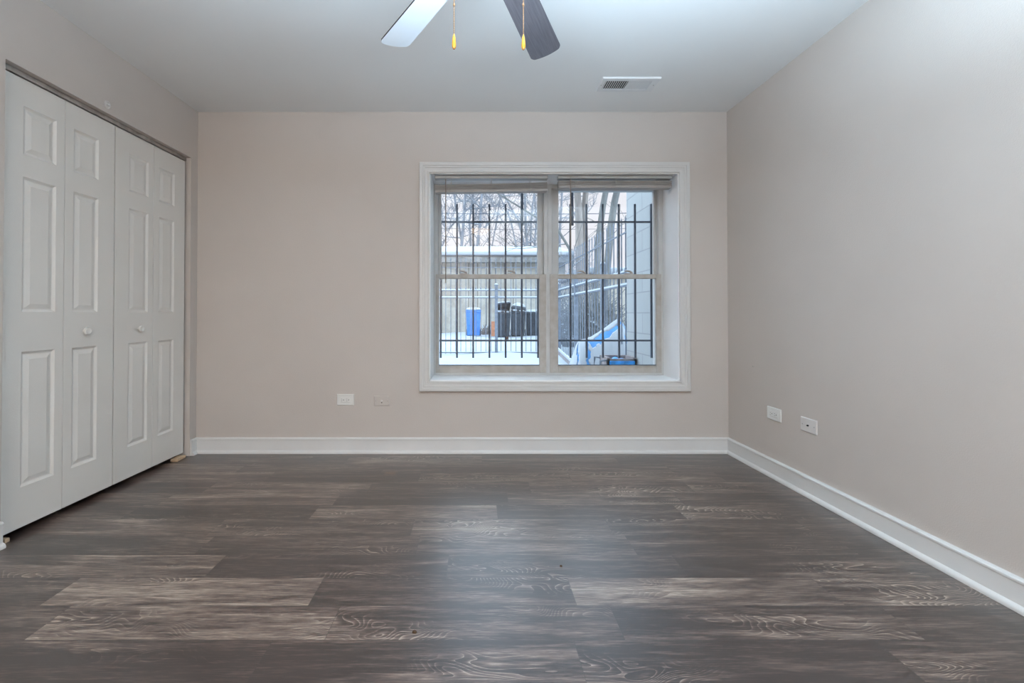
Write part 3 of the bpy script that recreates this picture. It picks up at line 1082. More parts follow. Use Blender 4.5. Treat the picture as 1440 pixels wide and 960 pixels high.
for k in range(15):
    px = 597.3 + 22.72 * k
    bar(px, 287, 503)
for py in (312.3, 478.6):
    a, b = at(590, py, GY), at(921, py, GY)
    s = 0.0075
    MB().box(a.x, b.x, GY - 0.004 - s, GY - s + 0.008, a.z - s, a.z + s).build('rail', M_iron, gr)
for px in (734.0, 804.5):
    a, b = at(px, 312, GY + 0.01), at(px, 225, GY + 0.01)
    m = MB().box(a.x - 0.011, a.x + 0.011, GY, GY + 0.022, a.z - 0.03, b.z)
    m.box(a.x - 0.011, a.x + 0.011, YW, GY + 0.022, b.z - 0.012, b.z + 0.012)
    m.build('hanger', M_iron, gr)
for px in (592, 919):
    for py in (312.3, 478.6):
        a = at(px, py, GY)
        MB().box(a.x - 0.010, a.x + 0.010, YW, GY, a.z - 0.010, a.z + 0.010).build('bracket', M_iron, gr)
p = at(713, 475, GY - 0.012)
lkm = MB().box(p.x - 0.010, p.x + 0.012, GY - 0.03, GY - 0.008, p.z - 0.012, p.z + 0.010)
lkm.tube([(p.x - 0.004, GY - 0.02, p.z + 0.01), (p.x, GY - 0.02, p.z + 0.02), (p.x + 0.006, GY - 0.02, p.z + 0.01)], 0.003, 6)
M_rust = mat('rusty_brown_lock', (0.12, 0.07, 0.055), 0.6, vary=0.3, scale=60)
lkm.build('padlock', M_rust, gr)

# --- iron fence: stretch along the yard and stretch running back along the side
FY = 8.3


def picket(mb_, x, y, zb, zt, dx=0.0, dy=0.0, s=0.006):
    mb_.box(x - s, x + s, y - s, y + s, zb, zt - 0.05)
    mb_.lathe([(s * 1.3, 0), (s * 1.7, 0.012), (0, 0.06)], 6, Matrix.Translation((x, y, zt - 0.055)))


def fence(name, a, b, n, zs, posts, label, group, skip=()):
    a, b = V(a), V(b)
    fe = empty(name, (a + b) / 2 + V((0, 0, GZ)), label, 'fence', group)
    d = (b - a)
    u = d.normalized()
    tip, thin, r1, r2, low = zs
    for k in range(n):
        p = a + d * ((k + 0.5) / n)
        m_ = MB()
        picket(m_, p.x, p.y, gz(p.x, p.y) + 0.02, tip)
        zc = r1 + 0.03
        m_.lathe([(0.009, -0.03), (0.016, -0.01), (0.013, 0.02), (0.008, 0.035)], 6, Matrix.Translation((p.x, p.y, zc)))
        m_.build('picket', M_fence, fe)
    pr = V((-u.y, u.x, 0))
    for z, h_, sn in ((thin, 0.014, 0), (r1, 0.022, 1), (r2, 0.022, 1), (low, 0.024, 0.5)):
        m_ = MB()
        q = 0.014 if h_ > 0.02 else 0.007
        A, B = a + V((0, 0, z)), b + V((0, 0, z))
        m_.hexa([A - pr * q - V((0, 0, h_ / 2)), B - pr * q - V((0, 0, h_ / 2)), B + pr * q - V((0, 0, h_ / 2)), A + pr * q - V((0, 0, h_ / 2)),
                 A - pr * q + V((0, 0, h_ / 2)), B - pr * q + V((0, 0, h_ / 2)), B + pr * q + V((0, 0, h_ / 2)), A + pr * q + V((0, 0, h_ / 2))])
        rl = m_.build('rail', M_fence, fe)
        if sn:
            m_ = MB()
            t_ = 0.020 * sn
            q2 = q + 0.006
            zz = V((0, 0, h_ / 2 - 0.004))
            zt = V((0, 0, h_ / 2 + t_))
            m_.hexa([A - pr * q2 + zz, B - pr * q2 + zz, B + pr * q2 + zz, A + pr * q2 + zz, A - pr * q * .5 + zt, B - pr * q * .5 + zt, B + pr * q * .5 + zt, A + pr * q * .5 + zt])
            m_.build('snow_strip', M_snow, rl)
    for p, zt, w_ in posts:
        p = V(p)
        g = gz(p.x, p.y) - 0.05
        po = MB().box(p.x - w_, p.x + w_, p.y - w_, p.y + w_, g, zt).box(p.x - w_ * 1.25, p.x + w_ * 1.25, p.y - w_ * 1.25, p.y + w_ * 1.25, zt, zt + 0.02).build('post', M_fence, fe)
        MB().lathe([(w_ * 1.25, 0.0), (w_ * 1.15, 0.015), (w_ * 0.6, 0.028), (0, 0.032)], 10, Matrix.Translation((p.x, p.y, zt + 0.02))).build('snow_cap', M_snow, po, smooth=True)
    return fe


zt = at(700, 362, FY).z
zthin = at(700, 376, FY).z
zr1 = at(700, 408.3, FY).z
zr2 = at(700, 418.6, FY).z
zlow = at(700, 495.5, FY).z
CXF = at(785.5, 440, FY).x
n_pk = 36
xa = CXF - n_pk * (7.05 * FY / F)
ps = at(697.8, 440, FY)
fence('iron_fence', (xa, FY, 0), (CXF, FY, 0), n_pk, (zt, zthin, zr1, zr2, zlow), [((ps.x, FY - 0.03, 0), at(698, 402, FY).z, 0.028)],
      'dark iron picket fence with snowy rails crossing the yard before the bins', 'iron picket fences')
EX = at(881.5, 440, WE).x + 0.02
fence('iron_fence', (EX, WE + 0.02, 0), (CXF, FY, 0), 28, (zt, zthin, zr1, zr2, zlow),
      [((CXF, FY, 0), zr1 + 0.1, 0.028), ((CXF + (EX - CXF) * 0.37, FY + (WE - FY) * 0.37, 0), zr1 + 0.12, 0.026),
       ((CXF + (EX - CXF) * 0.755, FY + (WE - FY) * 0.755, 0), at(853, 373, 5.55).z, 0.026)],
      'dark iron picket fence running back from the block wall', 'iron picket fences')

# --- board with snow running down beside the side fence
a, b = at(781, 489, 7.6), at(802, 508, 6.4)
m = MB()
dq = V((0.03, 0.02, 0))
m.hexa([a - V((0, 0, .07)), b - V((0, 0, .07)), b + dq - V((0, 0, .07)), a + dq - V((0, 0, .07)), a, b, b + dq, a + dq])
M_plank = mat('weathered_board', (0.25, 0.23, 0.24), 0.8, vary=0.2, scale=12)
pk = empty('leaning_board', (b.x, b.y, gz(b.x, b.y)), 'weathered board capped with snow lying below the side fence', 'board')
m.build('board', M_plank, pk)
m = MB()
up = V((0, 0, 0.03))
m.hexa([a - dq * .2, b - dq * .2, b + dq * 1.2, a + dq * 1.2, a + up, b + up, b + dq + up, a + dq + up])
m.build('snow_strip', M_snow, pk)

# --- garage
GRY = 18.0


def siding_mat():
    m, t, b = node_mat('beige_garage_boards')
    L = t.links
    tc = N(t, 'ShaderNodeTexCoord')
    wv = N(t, 'ShaderNodeTexWave', wave_type='BANDS', bands_direction='X', wave_profile='SAW')
    wv.inputs['Scale'].default_value = 0.85
    wv.inputs['Distortion'].default_value = 0.0
    L.new(tc.outputs['Object'], wv.inputs['Vector'])
    nz = N(t, 'ShaderNodeTexNoise')
    nz.inputs['Scale'].default_value = 1.3
    nz.inputs['Detail'].default_value = 8
    nz.inputs['Roughness'].default_value = 0.7
    L.new(tc.outputs['Object'], nz.inputs['Vector'])
    r = N(t, 'ShaderNodeValToRGB')
    r.color_ramp.elements[0].color = (0.30, 0.28, 0.24, 1)
    r.color_ramp.elements[0].position = 0.35
    r.color_ramp.elements[1].color = (0.46, 0.44, 0.39, 1)
    r.color_ramp.elements[1].position = 0.62
    L.new(nz.outputs['Fac'], r.inputs[0])
    gt = N(t, 'ShaderNodeMath', operation='GREATER_THAN')
    gt.inputs[1].default_value = 0.10
    L.new(wv.outputs['Fac'], gt.inputs[0])
    mx = N(t, 'ShaderNodeMix', data_type='RGBA')
    mx.inputs[6].default_value = (0.17, 0.16, 0.145, 1)
    L.new(gt.outputs[0], mx.inputs[0])
    L.new(r.outputs[0], mx.inputs[7])
    L.new(mx.outputs[2], b.inputs['Base Color'])
    b.inputs['Roughness'].default_value = 0.9
    return m


M_garage = siding_mat()
M_fascia = mat('grey_fascia', (0.24, 0.24, 0.23), 0.8, vary=0.25, scale=4)
M_shingle = mat('dark_shingle', (0.12, 0.12, 0.13), 0.9)
gx0, gx1 = -6.0, at(795, 440, GRY).x
ez = at(700, 359, GRY - 0.35).z
fz = at(700, 368.5, GRY - 0.35).z
rz = at(700, 346.5, GRY + 3.2).z
gb = GZ - 0.15
ga = empty('garage', ((gx0 + gx1) / 2, GRY + 3.2, gb), 'beige board garage with a snow covered roof behind the bins', 'garage')
m = MB().box(gx0, gx1, GRY, GRY + 6.4, gb, fz)
m.build('wall', M_garage, ga)
m = MB().box(gx0 - 0.3, gx1 + 0.3, GRY - 0.38, GRY - 0.33, fz, ez).box(gx0 - 0.3, gx1 + 0.3, GRY - 0.35, GRY, fz, fz + 0.03)
m.build('fascia', M_fascia, ga)
xs0, xs1 = gx0 - 0.3, gx1 + 0.3
ym = GRY + 3.2
q = [V((xs0, GRY - 0.4, ez - .03)), V((xs0, ym, rz - .2)), V((xs0, GRY + 6.8, ez - .03))]


def roof_shape(y0, z0, z1, lift):
    m_ = MB()
    prof_ = [(y0, z0), (ym, z1), (2 * ym - y0, z0), (2 * ym - y0, z0 + lift), (ym, z1 + lift), (y0, z0 + lift)]
    m_.sweep(prof_, [lambda p: V((xs0, p[0], p[1])), lambda p: V((xs1, p[0], p[1]))])
    return m_


roof_shape(GRY - 0.4, ez - 0.05, rz - 0.22, 0.06).build('roof', M_shingle, ga)
roof_shape(GRY - 0.44, ez - 0.01, rz - 0.16, 0.17).build('roof_snow', M_snow, ga, bevel=0.05)

# --- bins


def bin_body(m_, w, d, h, taper=0.86):
    a, b = w / 2, d / 2
    at_, bt = a * taper, b * taper
    m_.hexa([(-at_, -bt, 0.03), (at_, -bt, 0.03), (at_, bt, 0.03), (-at_, bt, 0.03), (-a, -b, h), (a, -b, h), (a, b, h), (-a, b, h)])
    m_.box(-a - 0.02, a + 0.02, -b - 0.02, b + 0.02, h - 0.05, h)


def wheeled_bin(px, pyb, w, h, m, label, lid, snow=True, recolor=None):
    p = atz(px, pyb, GZ)
    by = p.y
    g = gz(p.x, by) - 0.01
    b = empty('wheeled_bin', (p.x, by, g), label, 'bin', 'bins by the garage')
    d = 0.62
    Tm = Matrix.Translation((p.x, by, g))

    def place(mb_, nm, mm, par=b, **kw):
        mb_.bm.transform(Tm)
        return mb_.build(nm, mm, par, **kw)
    q_ = MB()
    bin_body(q_, w, d, h)
    for s in (-0.25, 0.25):
        q_.box(s * w - 0.012, s * w + 0.012, -d / 2 * 0.90 - 0.012, -d / 2 * 0.8, 0.1, h - 0.12)
    place(q_, 'body', m, bevel=0.012)
    for s in (-1, 1):
        q_ = MB().lathe([(0, -0.03), (0.10, -0.03), (0.12, -0.015), (0.12, 0.015), (0.10, 0.03), (0, 0.03)], 16, Matrix.Translation((s * w * 0.44, d / 2 * 0.75, 0.12)) @ Matrix.Rotation(R(90), 4, 'Y'))
        place(q_, 'wheel', M_slot)
    q_ = MB().box(-0.10, 0.10, -d / 2 * .98 - 0.02, -d / 2 * .93, h * 0.56, h * 0.60)
    place(q_, 'grip', m)
    if lid == 'closed':
        q_ = MB()
        q_.hexa([(-w / 2 - .03, -d / 2 - .03, h), (w / 2 + .03, -d / 2 - .03, h), (w / 2 + .03, d / 2 + .03, h), (-w / 2 - .03, d / 2 + .03, h),
                 (-w / 2 + .01, -d / 2 + .02, h + .05), (w / 2 - .01, -d / 2 + .02, h + .05), (w / 2 - .01, d / 2, h + .06), (-w / 2 + .01, d / 2, h + .06)])
        place(q_, 'lid', m, bevel=0.01)
        q_ = MB()
        q_.grid(14, 8, lambda u, v: V(((u - .5) * (w + .02), (v - .5) * (d + .02), h + .045 + 0.075 * (1 - abs(2 * u - 1) ** 5) * (1 - abs(2 * v - 1) ** 5) + .006 * math.sin(u * 17 + v * 9))))
        q_.grid(14, 8, lambda u, v: V(((u - .5) * (w + .02), (v - .5) * (d + .02), h + .04)))
        place(q_, 'snow_cap', M_snow, smooth='all')
    else:
        # rubbish bag heaped over the rim and a raised lid
        q_ = MB()
        random.seed(px)
        q_.lathe([(w * .48, h - .05), (w * .52, h + .03), (w * .42, h + .10), (w * .22, h + .14), (0, h + .15)], 14)
        for v_ in q_.bm.verts:
            v_.co += V((random.uniform(-.02, .02), random.uniform(-.02, .02), random.uniform(-.02, .02)))
        place(q_, 'rubbish_bag', M_bag, smooth='all')
        q_ = MB()
        q_.lathe([(w * .45, h + .03), (w * .40, h + .09), (w * .2, h + .13), (0, h + .14)], 12, Matrix.Translation((-.06, -.12, 0.01)) @ Matrix.Scale(0.6, 4))if False else q_.box(-w * .40, -w * .12, -d / 2 - .02, d / 4, h + .02, h + .08).box(w * .05, w * .42, -d / 2 - .02, d / 4, h + .01, h + .05)
        place(q_, 'snow_clump', M_snow, bevel=0.02)
        if lid == 'open':
            Ml = Matrix.Translation((0, d / 2, h + .02)) @ Matrix.Rotation(R(-27), 4, 'X') @ Matrix.Rotation(R(-7), 4, 'Y')
            q_ = MB()
            q_.hexa([(-w / 2 - .02, -d - .02, 0), (w / 2 + .02, -d - .02, 0), (w / 2 + .02, 0, 0), (-w / 2 - .02, 0, 0),
                     (-w / 2 + .01, -d + .02, .07), (w / 2 - .01, -d + .02, .07), (w / 2 - .01, -.03, .07), (-w / 2 + .01, -.03, .07)])
            q_.bm.transform(Ml)
            place(q_, 'lid', m, bevel=0.012)
            q_ = MB()
            q_.hexa([(-w / 2 - .01, -d - .025, .05), (w / 2 + .01, -d - .025, .05), (w / 2 - .01, -.05, .065), (-w / 2 + .01, -.05, .065),
                     (-w / 2 + .03, -d + .01, .11), (w / 2 - .03, -d + .01, .10), (w / 2 - .03, -.08, .12), (-w / 2 + .03, -.08, .12)])
            q_.bm.transform(Ml)
            place(q_, 'snow_cap', M_snow, bevel=0.02)
        else:
            Ml = Matrix.Translation((0.03, 0.02, h + .06)) @ Matrix.Rotation(R(8), 4, 'Y')
            q_ = MB()
            q_.lathe([(0, 0), (w * .56, 0), (w * .57, .05), (w * .50, .12), (w * .34, .18), (w * .15, .205), (0, .21)], 18, Ml)
            place(q_, 'lid', m, smooth=True)
            q_ = MB()
            q_.lathe([(w * .50, .11), (w * .47, .16), (w * .33, .215), (w * .15, .24), (0, .245)], 18, Ml)
            rngs = random.Random(9)
            for v_ in q_.bm.verts:
                v_.co += V((0, 0, rngs.uniform(-.03, .012)))
            place(q_, 'snow_cap', M_snow, smooth='all')
    return b


M_blue = mat('bright_blue_plastic', (0.05, 0.20, 0.56), 0.45, vary=0.10, scale=8)
M_black = mat('charcoal_plastic', (0.038, 0.048, 0.062), 0.5, vary=0.2, scale=9)
M_bag = mat('rubbish_bag_film', (0.03, 0.035, 0.045), 0.3, vary=0.2, scale=20)
wheeled_bin(665.8, 472, 0.50, 0.86, M_blue, 'bright blue bin with a snowy lid by the garage wall', 'closed')
wheeled_bin(707.0, 472, 0.49, 0.83, M_black, 'charcoal bin with raised snowy lid next to the orange board', 'open')
wheeled_bin(728.0, 472, 0.47, 0.84, M_black, 'charcoal bin with a snowy domed lid, between two other charcoal bins', 'dome')
wheeled_bin(749, 471.5, 0.49, 0.80, M_black, 'charcoal bin with a closed flat snowy lid, last of the row', 'closed')
# orange board
p = atz(694.3, 471.5, GZ)
g = gz(p.x, p.y)
M_orange = mat('faded_orange_board', (0.78, 0.34, 0.19), 0.7, vary=0.12, scale=10)
m = MB()
wq = 0.09
m.hexa([(p.x - wq, p.y, g - .01), (p.x + wq * .8, p.y, g - .01), (p.x + wq * .8, p.y + .04, g - .01), (p.x - wq, p.y + .04, g - .01),
        (p.x - wq, p.y + .10, g + .52), (p.x + wq, p.y + .10, g + .52), (p.x + wq, p.y + .14, g + .52), (p.x - wq, p.y + .14, g + .52)])
tag(m.build('orange_board', M_orange, bevel=0.008), 'narrow faded orange board standing beside the charcoal bins', 'board')
# twig heap
p = atz(684, 470, GZ)
g = gz(p.x, p.y)
M_twig = mat('dark_twig_bark', (0.13, 0.115, 0.11), 0.9, vary=0.3, scale=20)
tw = empty('brush_pile', (p.x, p.y, g), 'low brush pile dusted with snow beside the blue bin', 'brush pile')
random.seed(4)
m, s_ = MB(), MB()
for k in range(46):
    a = random.uniform(0, math.tau)
    r0 = random.uniform(0, .16)
    A = V((p.x + r0 * math.cos(a), p.y + r0 * math.sin(a), g))
    B = A + V((random.uniform(-.22, .2), random.uniform(-.15, .15), random.uniform(.05, .36)))
    m.tube([A, (A + B) / 2 + V((0, 0, .04)), B], [0.02, 0.014, 0.006], 5)
    if k % 4 == 0:
        s_.tube([(A + B) / 2 + V((0, -.01, .055)), B + V((0, -.01, .02))], [0.03, 0.012], 6)
m.lathe([(0.22, g - .02), (0.20, g + .10), (0.12, g + .20), (0, g + .24)], 9, Matrix.Translation((p.x, p.y, 0)))
m.build('twigs', M_twig, tw)
s_.build('snow_dusting', M_snow, tw)

# --- tarp and tub by the block wall
M_tarp = mat('blue_tarp', (0.05, 0.24, 0.56), 0.4, vary=0.15, scale=12)
TY = 5.05
ridge_px = [(801, 515), (805, 503), (810, 487), (814, 479.5), (822, 478.5), (831, 475), (840, 469.5), (850, 463), (860, 455.5), (868, 450), (872, 449), (877, 457), (884, 470)]


def ridge(u):
    f = u * (len(ridge_px) - 1)
    i = min(int(f), len(ridge_px) - 2)
    k = f - i
    px = ridge_px[i][0] * (1 - k) + ridge_px[i + 1][0] * k
    py = ridge_px[i][1] * (1 - k) + ridge_px[i + 1][1] * k
    return at(px, py, TY)


def tarp(lift):
    def fn(u, v):
        r = ridge(u)
        h = max(0.0, r.z - GZ + 0.02)
        if v < 0.6:                        # front slope, sagging
            k = 1 - v / 0.6
            y = r.y - 0.36 * k ** 0.8
            z = GZ - 0.02 + h * (1 - k ** 1.25)
            sag = 0.03 * math.sin(u * 26) * k * (1 - k) * 2
            return V((r.x - 0.03 * k - 0.08 * k * max(0.0, 1 - u / 0.5), y, z + sag + lift))
        k = (v - 0.6) / 0.4
        return V((r.x, r.y + 0.30 * k, GZ - 0.02 + h * (1 - k ** 1.4) + lift))
    return fn


tp = empty('tarp_heap', (1.4, TY, GZ), 'blue tarp heap half buried in snow beside the block wall', 'tarp')
m = MB()
m.grid(72, 40, tarp(0.0))
m.build('tarp_sheet', M_tarp, tp, smooth='all', recalc=False)


def snow_on(u, v):
    # where the snow lies on the sheet: everything but the wind-bared bands
    w1 = 0.012 * math.sin(v * 31) + 0.008 * math.sin(v * 77)
    if v < 0.56 and (0.175 < u + w1 < 0.215 or 0.335 < u + w1 < 0.375) or u < 0.02:
        return False
    if u > 0.845:
        return not (0.50 < v < 0.588 or 0.36 + w1 < v < 0.43)
    if 0.36 < u < 0.845:
        t1 = min(1.0, (u - 0.36) / 0.06, (0.845 - u) / 0.10)
        lo = 0.535 - (0.092 + 0.035 * math.sin((u - 0.36) * 13)) * t1 + 0.008 * math.sin(u * 60)
        hi = 0.545 - 0.012 * math.sin(u * 21)
        if 0.46 < u < 0.50:
            lo += 0.03
        return not (lo < v < hi)
    return True


m = MB()
bm = m.bm
nu, nv = 144, 80
fn1, fn0 = tarp(0.016), tarp(-0.004)
vs = {}


def gv(i, j, top):
    k = (i, j, top)
    if k not in vs:
        vs[k] = bm.verts.new((fn1 if top else fn0)(i / nu, j / nv))
    return vs[k]


on = {(i, j): snow_on((i + .5) / nu, (j + .5) / nv) for i in range(nu) for j in range(nv)}
for (i, j), s in on.items():
    if not s:
        continue
    bm.faces.new((gv(i, j, 1), gv(i + 1, j, 1), gv(i + 1, j + 1, 1), gv(i, j + 1, 1)))
    for di, dj, e in ((-1, 0, ((i, j), (i, j + 1))), (1, 0, ((i + 1, j), (i + 1, j + 1))), (0, -1, ((i, j), (i + 1, j))), (0, 1, ((i, j + 1), (i + 1, j + 1)))):
        if not on.get((i + di, j + dj), False):
            bm.faces.new((gv(*e[0], 1), gv(*e[1], 1), gv(*e[1], 0), gv(*e[0], 0)))
m.build('snow_layer', M_snow, tp, smooth='all')

# tub in front
c0, c1 = at(844, 500, 4.58), at(880, 500, 4.58)
tubz = at(860, 499, 4.58).z
tu = empty('garden_cart', ((c0.x + c1.x) / 2, 4.5, GZ), 'low wooden framed cart holding blue plastic before the tarp heap', 'cart')
m = MB()
x0, x1, y0, y1 = c0.x, min(c1.x + 0.03, WX - 0.01), 4.33, 4.60
z1 = tubz
m.box(x0, x1, y0, y0 + .03, z1 - .20, z1 - .015).box(x0, x1, y1 - .03, y1, z1 - .05, z1).box(x0, x0 + .03, y0, y1, z1 - .20, z1).box(x1 - .03, x1, y0, y1, z1 - .20, z1)
m.box(x0, x0 + 0.04, y0, y0 + 0.04, GZ - .02, z1 - .18).box(x1 - 0.04, x1, y0, y0 + 0.04, GZ - .02, z1 - .18).box(x0, x0 + .04, y1 - .04, y1, GZ - .02, z1 - .04).box(x1 - .04, x1, y1 - .04, y1, GZ - .02, z1 - .04)
m.box(x0, x1, y0, y1, z1 - .21, z1 - .18)
m.build('frame', mat('weathered_cart_wood', (0.27, 0.235, 0.23), 0.8, vary=0.2, scale=14), tu, bevel=0.003)
m = MB()
M_bright = mat('bright_blue_sheet', (0.03, 0.30, 0.75), 0.3, vary=0.25, scale=18)
m.grid(20, 12, lambda u, v: V((x0 + .032 + (x1 - x0 - .064) * u, y0 + .034 + (y1 - y0 - .068) * v, z1 - .10 + .085 * math.sin(math.pi * u) ** .7 * math.sin(math.pi * v) + .012 * math.sin(u * 14 + v * 6))))
m.build('blue_sheet', M_bright, tu, smooth='all')
m = MB().box(x0 + .02, x1 - .02, y0 - .012, y0 - .001, z1 - .16, z1 - .035)
m.build('blue_panel', M_bright, tu, bevel=0.004)
m = MB()
m.tube([(x0 + .03, y0 + .02, z1 - .03), (x0 - .06, y0 + .03, z1 - .04), (x0 - .075, y0 + .03, z1 - .20), (x0 - .08, y0 + .03, GZ)], 0.012, 8)
m.tube([(x0 + .03, y1 - .02, z1 - .03), (x0 - .06, y1 - .03, z1 - .02), (x0 - .075, y1 - .03, z1 - .2), (x0 - .08, y1 - .03, GZ)], 0.012, 8)
m.build('handle', M_fence, tu)

# --- cream shed behind the side fence
M_cream = mat('cream_siding', (0.48, 0.44, 0.375), 0.85, vary=0.08, scale=3)
sx0, sx1 = at(822, 440, 12).x, at(822, 440, 12).x + 5
sz = at(840, 388, 12).z
sh = empty('shed', ((sx0 + sx1) / 2, 13.5, GZ), 'low cream shed with snow on its roof behind the side fence', 'shed')
m = MB().box(sx0, sx1, 12, 15, GZ - .1, sz)
for k in range(1, 9):
    zz = GZ + k * 0.19
    m.box(sx0 - .004, sx1, 11.985, 12.0, zz, zz + 0.015)
m.build('wall', M_cream, sh)
MB().box(sx0 - .2, sx1 + .2, 11.8, 15.2, sz, sz + .05).build('roof', M_shingle, sh)
MB().box(sx0 - .22, sx1 + .22, 11.78, 15.22, sz + .05, sz + .22).build('roof_snow', M_snow, sh, bevel=0.05)

# --- trees
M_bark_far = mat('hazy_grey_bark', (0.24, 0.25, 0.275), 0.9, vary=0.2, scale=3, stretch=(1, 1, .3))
M_bark = mat('grey_tan_bark', (0.20, 0.175, 0.16), 0.9, scale=7, stretch=(1, 1, .2), second=(0.33, 0.295, 0.265), bump=0.6, bscale=30)
M_bark_cool = mat('grey_green_bark', (0.17, 0.175, 0.17), 0.9, vary=0.2, scale=7, stretch=(1, 1, .25), bump=0.6, bscale=30)


def grow(m_, s_, p, d, L, r, depth, rng, snow, rmin=0.004):
    n = 4
    pts, rs = [p.copy()], [r]
    q_ = p.copy()
    dd = d.copy()
    for i in range(n):
        dd = (dd + V((rng.uniform(-.25, .25), rng.uniform(-.25, .25), rng.uniform(-.12, .2)))).normalized()
        q_ = q_ + dd * (L / n)
        pts.append(q_.copy())
        rs.append(max(rmin, r * (1 - 0.75 * (i + 1) / n)))
    m_.tube(pts, rs, 5 if depth < 2 else 4, cap=False)
    if s_ is not None and snow and abs(d.z) < 0.85 and r > 1.6 * rmin:
        s_.tube([a + V((0, 0, b * .75)) for a, b in zip(pts, rs)], [max(.004, b * .75) for b in rs], 4, cap=False)
    if depth > 0:
        for k in range(rng.choice((2, 3, 3))):
            i = rng.randint(1, n)
            ax = V((rng.uniform(-1, 1), rng.uniform(-1, 1), rng.uniform(-.2, .9))).normalized()
            nd = (dd * 0.6 + ax * 0.8).normalized()
            grow(m_, s_, pts[i], nd, L * rng.uniform(.5, .75), max(rmin, rs[i] * .75), depth - 1, rng, snow, rmin)


def tree(stems, Y, m, label, seed, nbr=10, blen=1.6, base=None, snow=True, group='bare trees', depth=3, zmin=0.12):
    """stems: lists of (px, py, width px) along each stem, bottom first, at distance Y."""
    rng = random.Random(seed)
    p0 = at(stems[0][0][0], stems[0][0][1], Y)
    t_ = empty('bare_tree', (p0.x, Y, GZ - .05), label, 'tree', group)
    tk, br, sn = MB(), MB(), MB()
    for si, st in enumerate(stems):
        pts = [at(a, b, Y + (0.15 * si)) for a, b, c in st]
        rs = [c / 2 * Y / F for a, b, c in st]
        if pts[0].z > GZ + 0.2:
            pts.insert(0, V((pts[0].x + (pts[0].x - pts[1].x) * .15, pts[0].y, GZ - 0.15)))
            rs.insert(0, rs[0] * 1.15)
        top = pts[-1]
        d = (pts[-1] - pts[-2]).normalized()
        for k in range(3):
            pts.append(pts[-1] + (d + V((rng.uniform(-.2, .2), rng.uniform(-.2, .2), 0))).normalized() * (3.2 * Y / 22))
            rs.append(rs[-1] * .72)
        tk.tube(pts, rs, 9)
        zt_ = pts[-1].z
        for k in range(nbr):
            f = zmin + (1 - zmin) * (k + rng.random()) / nbr
            zz = pts[0].z + (zt_ - pts[0].z) * f
            for i in range(len(pts) - 1):
                if pts[i].z <= zz <= pts[i + 1].z:
                    kk = (zz - pts[i].z) / (pts[i + 1].z - pts[i].z)
                    q_ = pts[i].lerp(pts[i + 1], kk)
                    rr = rs[i] * (1 - kk) + rs[i + 1] * kk
                    a = rng.uniform(0, math.tau)
                    d_ = V((math.cos(a), math.sin(a) * .7, rng.uniform(-.25, .9))).normalized()
                    grow(br, sn, q_, d_, blen * rng.uniform(.6, 1.25), max(0.008, rr * .42), depth, rng, snow, 0.00042 * Y)
                    break
    tk.build('trunk', m, t_, smooth='all')
    br.build('branches', m, t_, smooth='all')
    if snow:
        sn.build('branch_snow', M_snow, t_, smooth='all')
    return t_


FG = 'bare winter trees beyond the garage'
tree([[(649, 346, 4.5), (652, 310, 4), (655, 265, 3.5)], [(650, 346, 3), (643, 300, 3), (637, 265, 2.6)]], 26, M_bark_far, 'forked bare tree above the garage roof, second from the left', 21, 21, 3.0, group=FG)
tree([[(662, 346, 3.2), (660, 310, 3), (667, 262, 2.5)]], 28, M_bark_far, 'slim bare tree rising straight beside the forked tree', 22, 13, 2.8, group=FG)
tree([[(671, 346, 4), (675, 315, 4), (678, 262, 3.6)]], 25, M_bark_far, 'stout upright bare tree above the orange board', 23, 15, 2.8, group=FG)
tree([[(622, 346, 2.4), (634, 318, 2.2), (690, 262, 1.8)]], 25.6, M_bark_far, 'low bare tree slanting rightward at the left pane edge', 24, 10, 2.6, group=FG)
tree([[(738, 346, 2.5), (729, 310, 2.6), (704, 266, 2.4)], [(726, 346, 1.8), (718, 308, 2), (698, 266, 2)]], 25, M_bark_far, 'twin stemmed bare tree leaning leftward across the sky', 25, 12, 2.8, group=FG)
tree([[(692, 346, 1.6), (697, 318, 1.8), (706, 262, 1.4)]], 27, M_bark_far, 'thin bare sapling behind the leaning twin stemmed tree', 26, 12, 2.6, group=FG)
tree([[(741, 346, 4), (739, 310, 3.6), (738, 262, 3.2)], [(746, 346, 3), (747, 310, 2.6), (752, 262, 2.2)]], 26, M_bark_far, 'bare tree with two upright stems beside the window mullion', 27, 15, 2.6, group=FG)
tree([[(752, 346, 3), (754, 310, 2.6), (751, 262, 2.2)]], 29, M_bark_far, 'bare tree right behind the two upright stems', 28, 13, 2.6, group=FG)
NG = 'bare trees beyond the side fence'
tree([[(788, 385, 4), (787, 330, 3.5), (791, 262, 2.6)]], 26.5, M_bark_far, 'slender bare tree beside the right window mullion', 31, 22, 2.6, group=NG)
tree([[(815, 400, 12), (815, 340, 11.5), (814, 300, 10), (811, 258, 9.5)], [(823, 400, 10), (822.5, 340, 10), (821, 300, 9), (825, 258, 8)]], 11, M_bark, 'thick tan double trunk tree beyond the side fence', 32, 16, 1.5, group=NG, zmin=.5)
tree([[(838, 400, 9), (842, 335, 9), (848, 290, 8.5), (854, 258, 8)]], 11.2, M_bark_cool, 'grey trunk leaning right behind the double trunk tree', 33, 18, 1.5, group=NG, zmin=.5)
tree([[(852, 400, 10), (859, 320, 10), (864, 285, 9.5), (870, 258, 9)]], 11.5, M_bark_cool, 'grey leaning trunk nearest to the block wall', 34, 16, 1.5, group=NG, zmin=.5)
tree([[(806, 400, 4), (801, 350, 4), (786, 325, 3.6), (775, 318, 3)]], 10.2, M_bark_cool, 'snow laden bent tree left of the double trunk', 35, 11, 1.3, group=NG, zmin=.3)

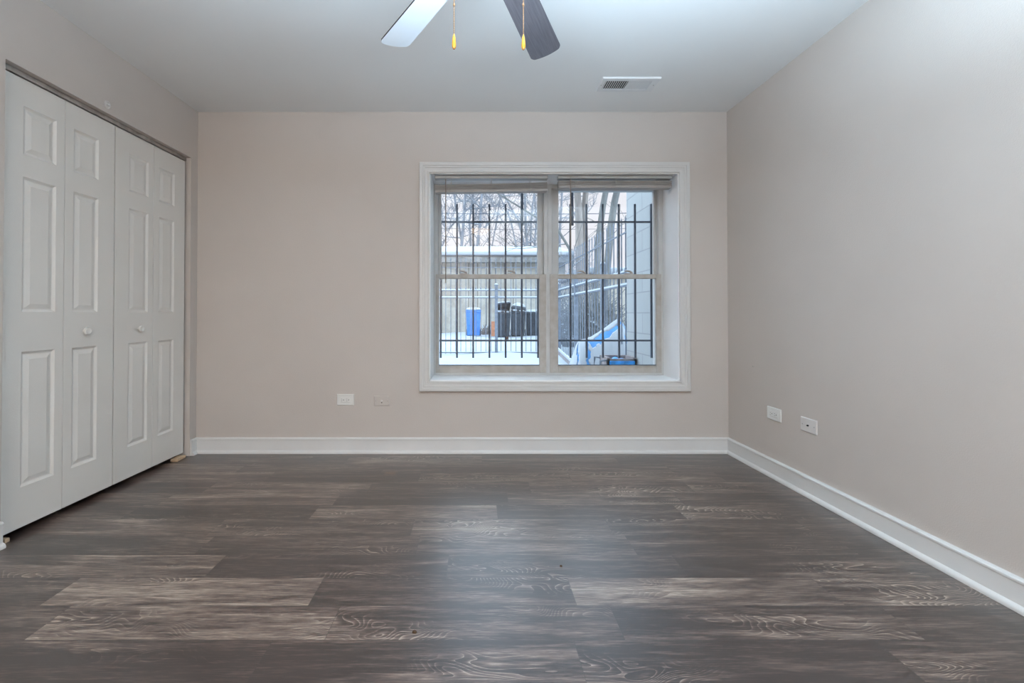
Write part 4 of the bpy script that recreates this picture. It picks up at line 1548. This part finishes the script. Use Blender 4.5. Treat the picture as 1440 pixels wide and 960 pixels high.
# --- bushes at the side fence
for px, py, Y, r_, seed, lab in ((799, 470, 10.2, 0.34, 61, 'snow dusted grey bush by the fence corner'), (828, 478, 8.6, 0.36, 62, 'snow dusted grey bush behind the tarp heap'),
                                 (843, 474, 8.2, 0.26, 63, 'snow dusted twiggy bush nearest to the wide fence post')):
    p = at(px, py, Y)
    g = gz(p.x, p.y)
    rng = random.Random(seed)
    bu = empty('snowy_bush', (p.x, Y, g), lab, 'bush', 'bushes behind the side fence')
    st, sn = MB(), MB()
    for k in range(64):
        a = rng.uniform(0, math.tau)
        d_ = V((math.cos(a) * .5, math.sin(a) * .5, 1)).normalized()
        grow(st, sn, V((p.x + .08 * math.cos(a), Y + .08 * math.sin(a), g - .03)), d_, r_ * 2.4 * rng.uniform(.6, 1.1), 0.014, 2, rng, True, 0.006)
    st.build('stems', M_bark_cool, bu)
    sn2 = MB()
    for k in range(110):
        q_ = V((p.x + rng.gauss(0, r_ * .5), Y + rng.gauss(0, r_ * .5), g + rng.uniform(.1, r_ * 2.3)))
        sn.lathe([(0, -.015), (.03, -.01), (.04, .005), (.02, .025), (0, .03)], 7, Matrix.Translation(q_) @ Matrix.Scale(rng.uniform(.5, 1.2), 4))
    sn.build('snow_dusting', M_snow, bu)

# --- overhead cables between two poles out beyond the garage
py_ = 15.5
for dz, nm, lab in ((0, 'overhead_cable', 'upper overhead cable crossing the sky behind the grille'), (-0.55, 'overhead_cable', 'lower thin overhead cable crossing the tree trunks')):
    z = at(700, 301, py_).z + dz
    m = MB()
    pts = [(-7 + 18 * k / 24, py_, z + 0.25 * ((k - 12) / 12) ** 2) for k in range(25)]
    m.tube(pts, 0.013 if dz == 0 else 0.007, 6)
    tag(m.build(nm, M_iron), lab, 'cable', 'overhead cables')
for x, lab in ((-7, 'wooden utility pole left of the garage'), (11, 'wooden utility pole right of the shed')):
    m = MB().tube([(x, py_, GZ - .2), (x, py_, 7.5)], [0.14, 0.11], 12)
    m.box(x - 0.06, x + 0.06, py_ - 0.9, py_ + 0.9, 5.2, 5.34)
    tag(m.build('utility_pole', M_twig), lab, 'utility pole', 'utility poles')
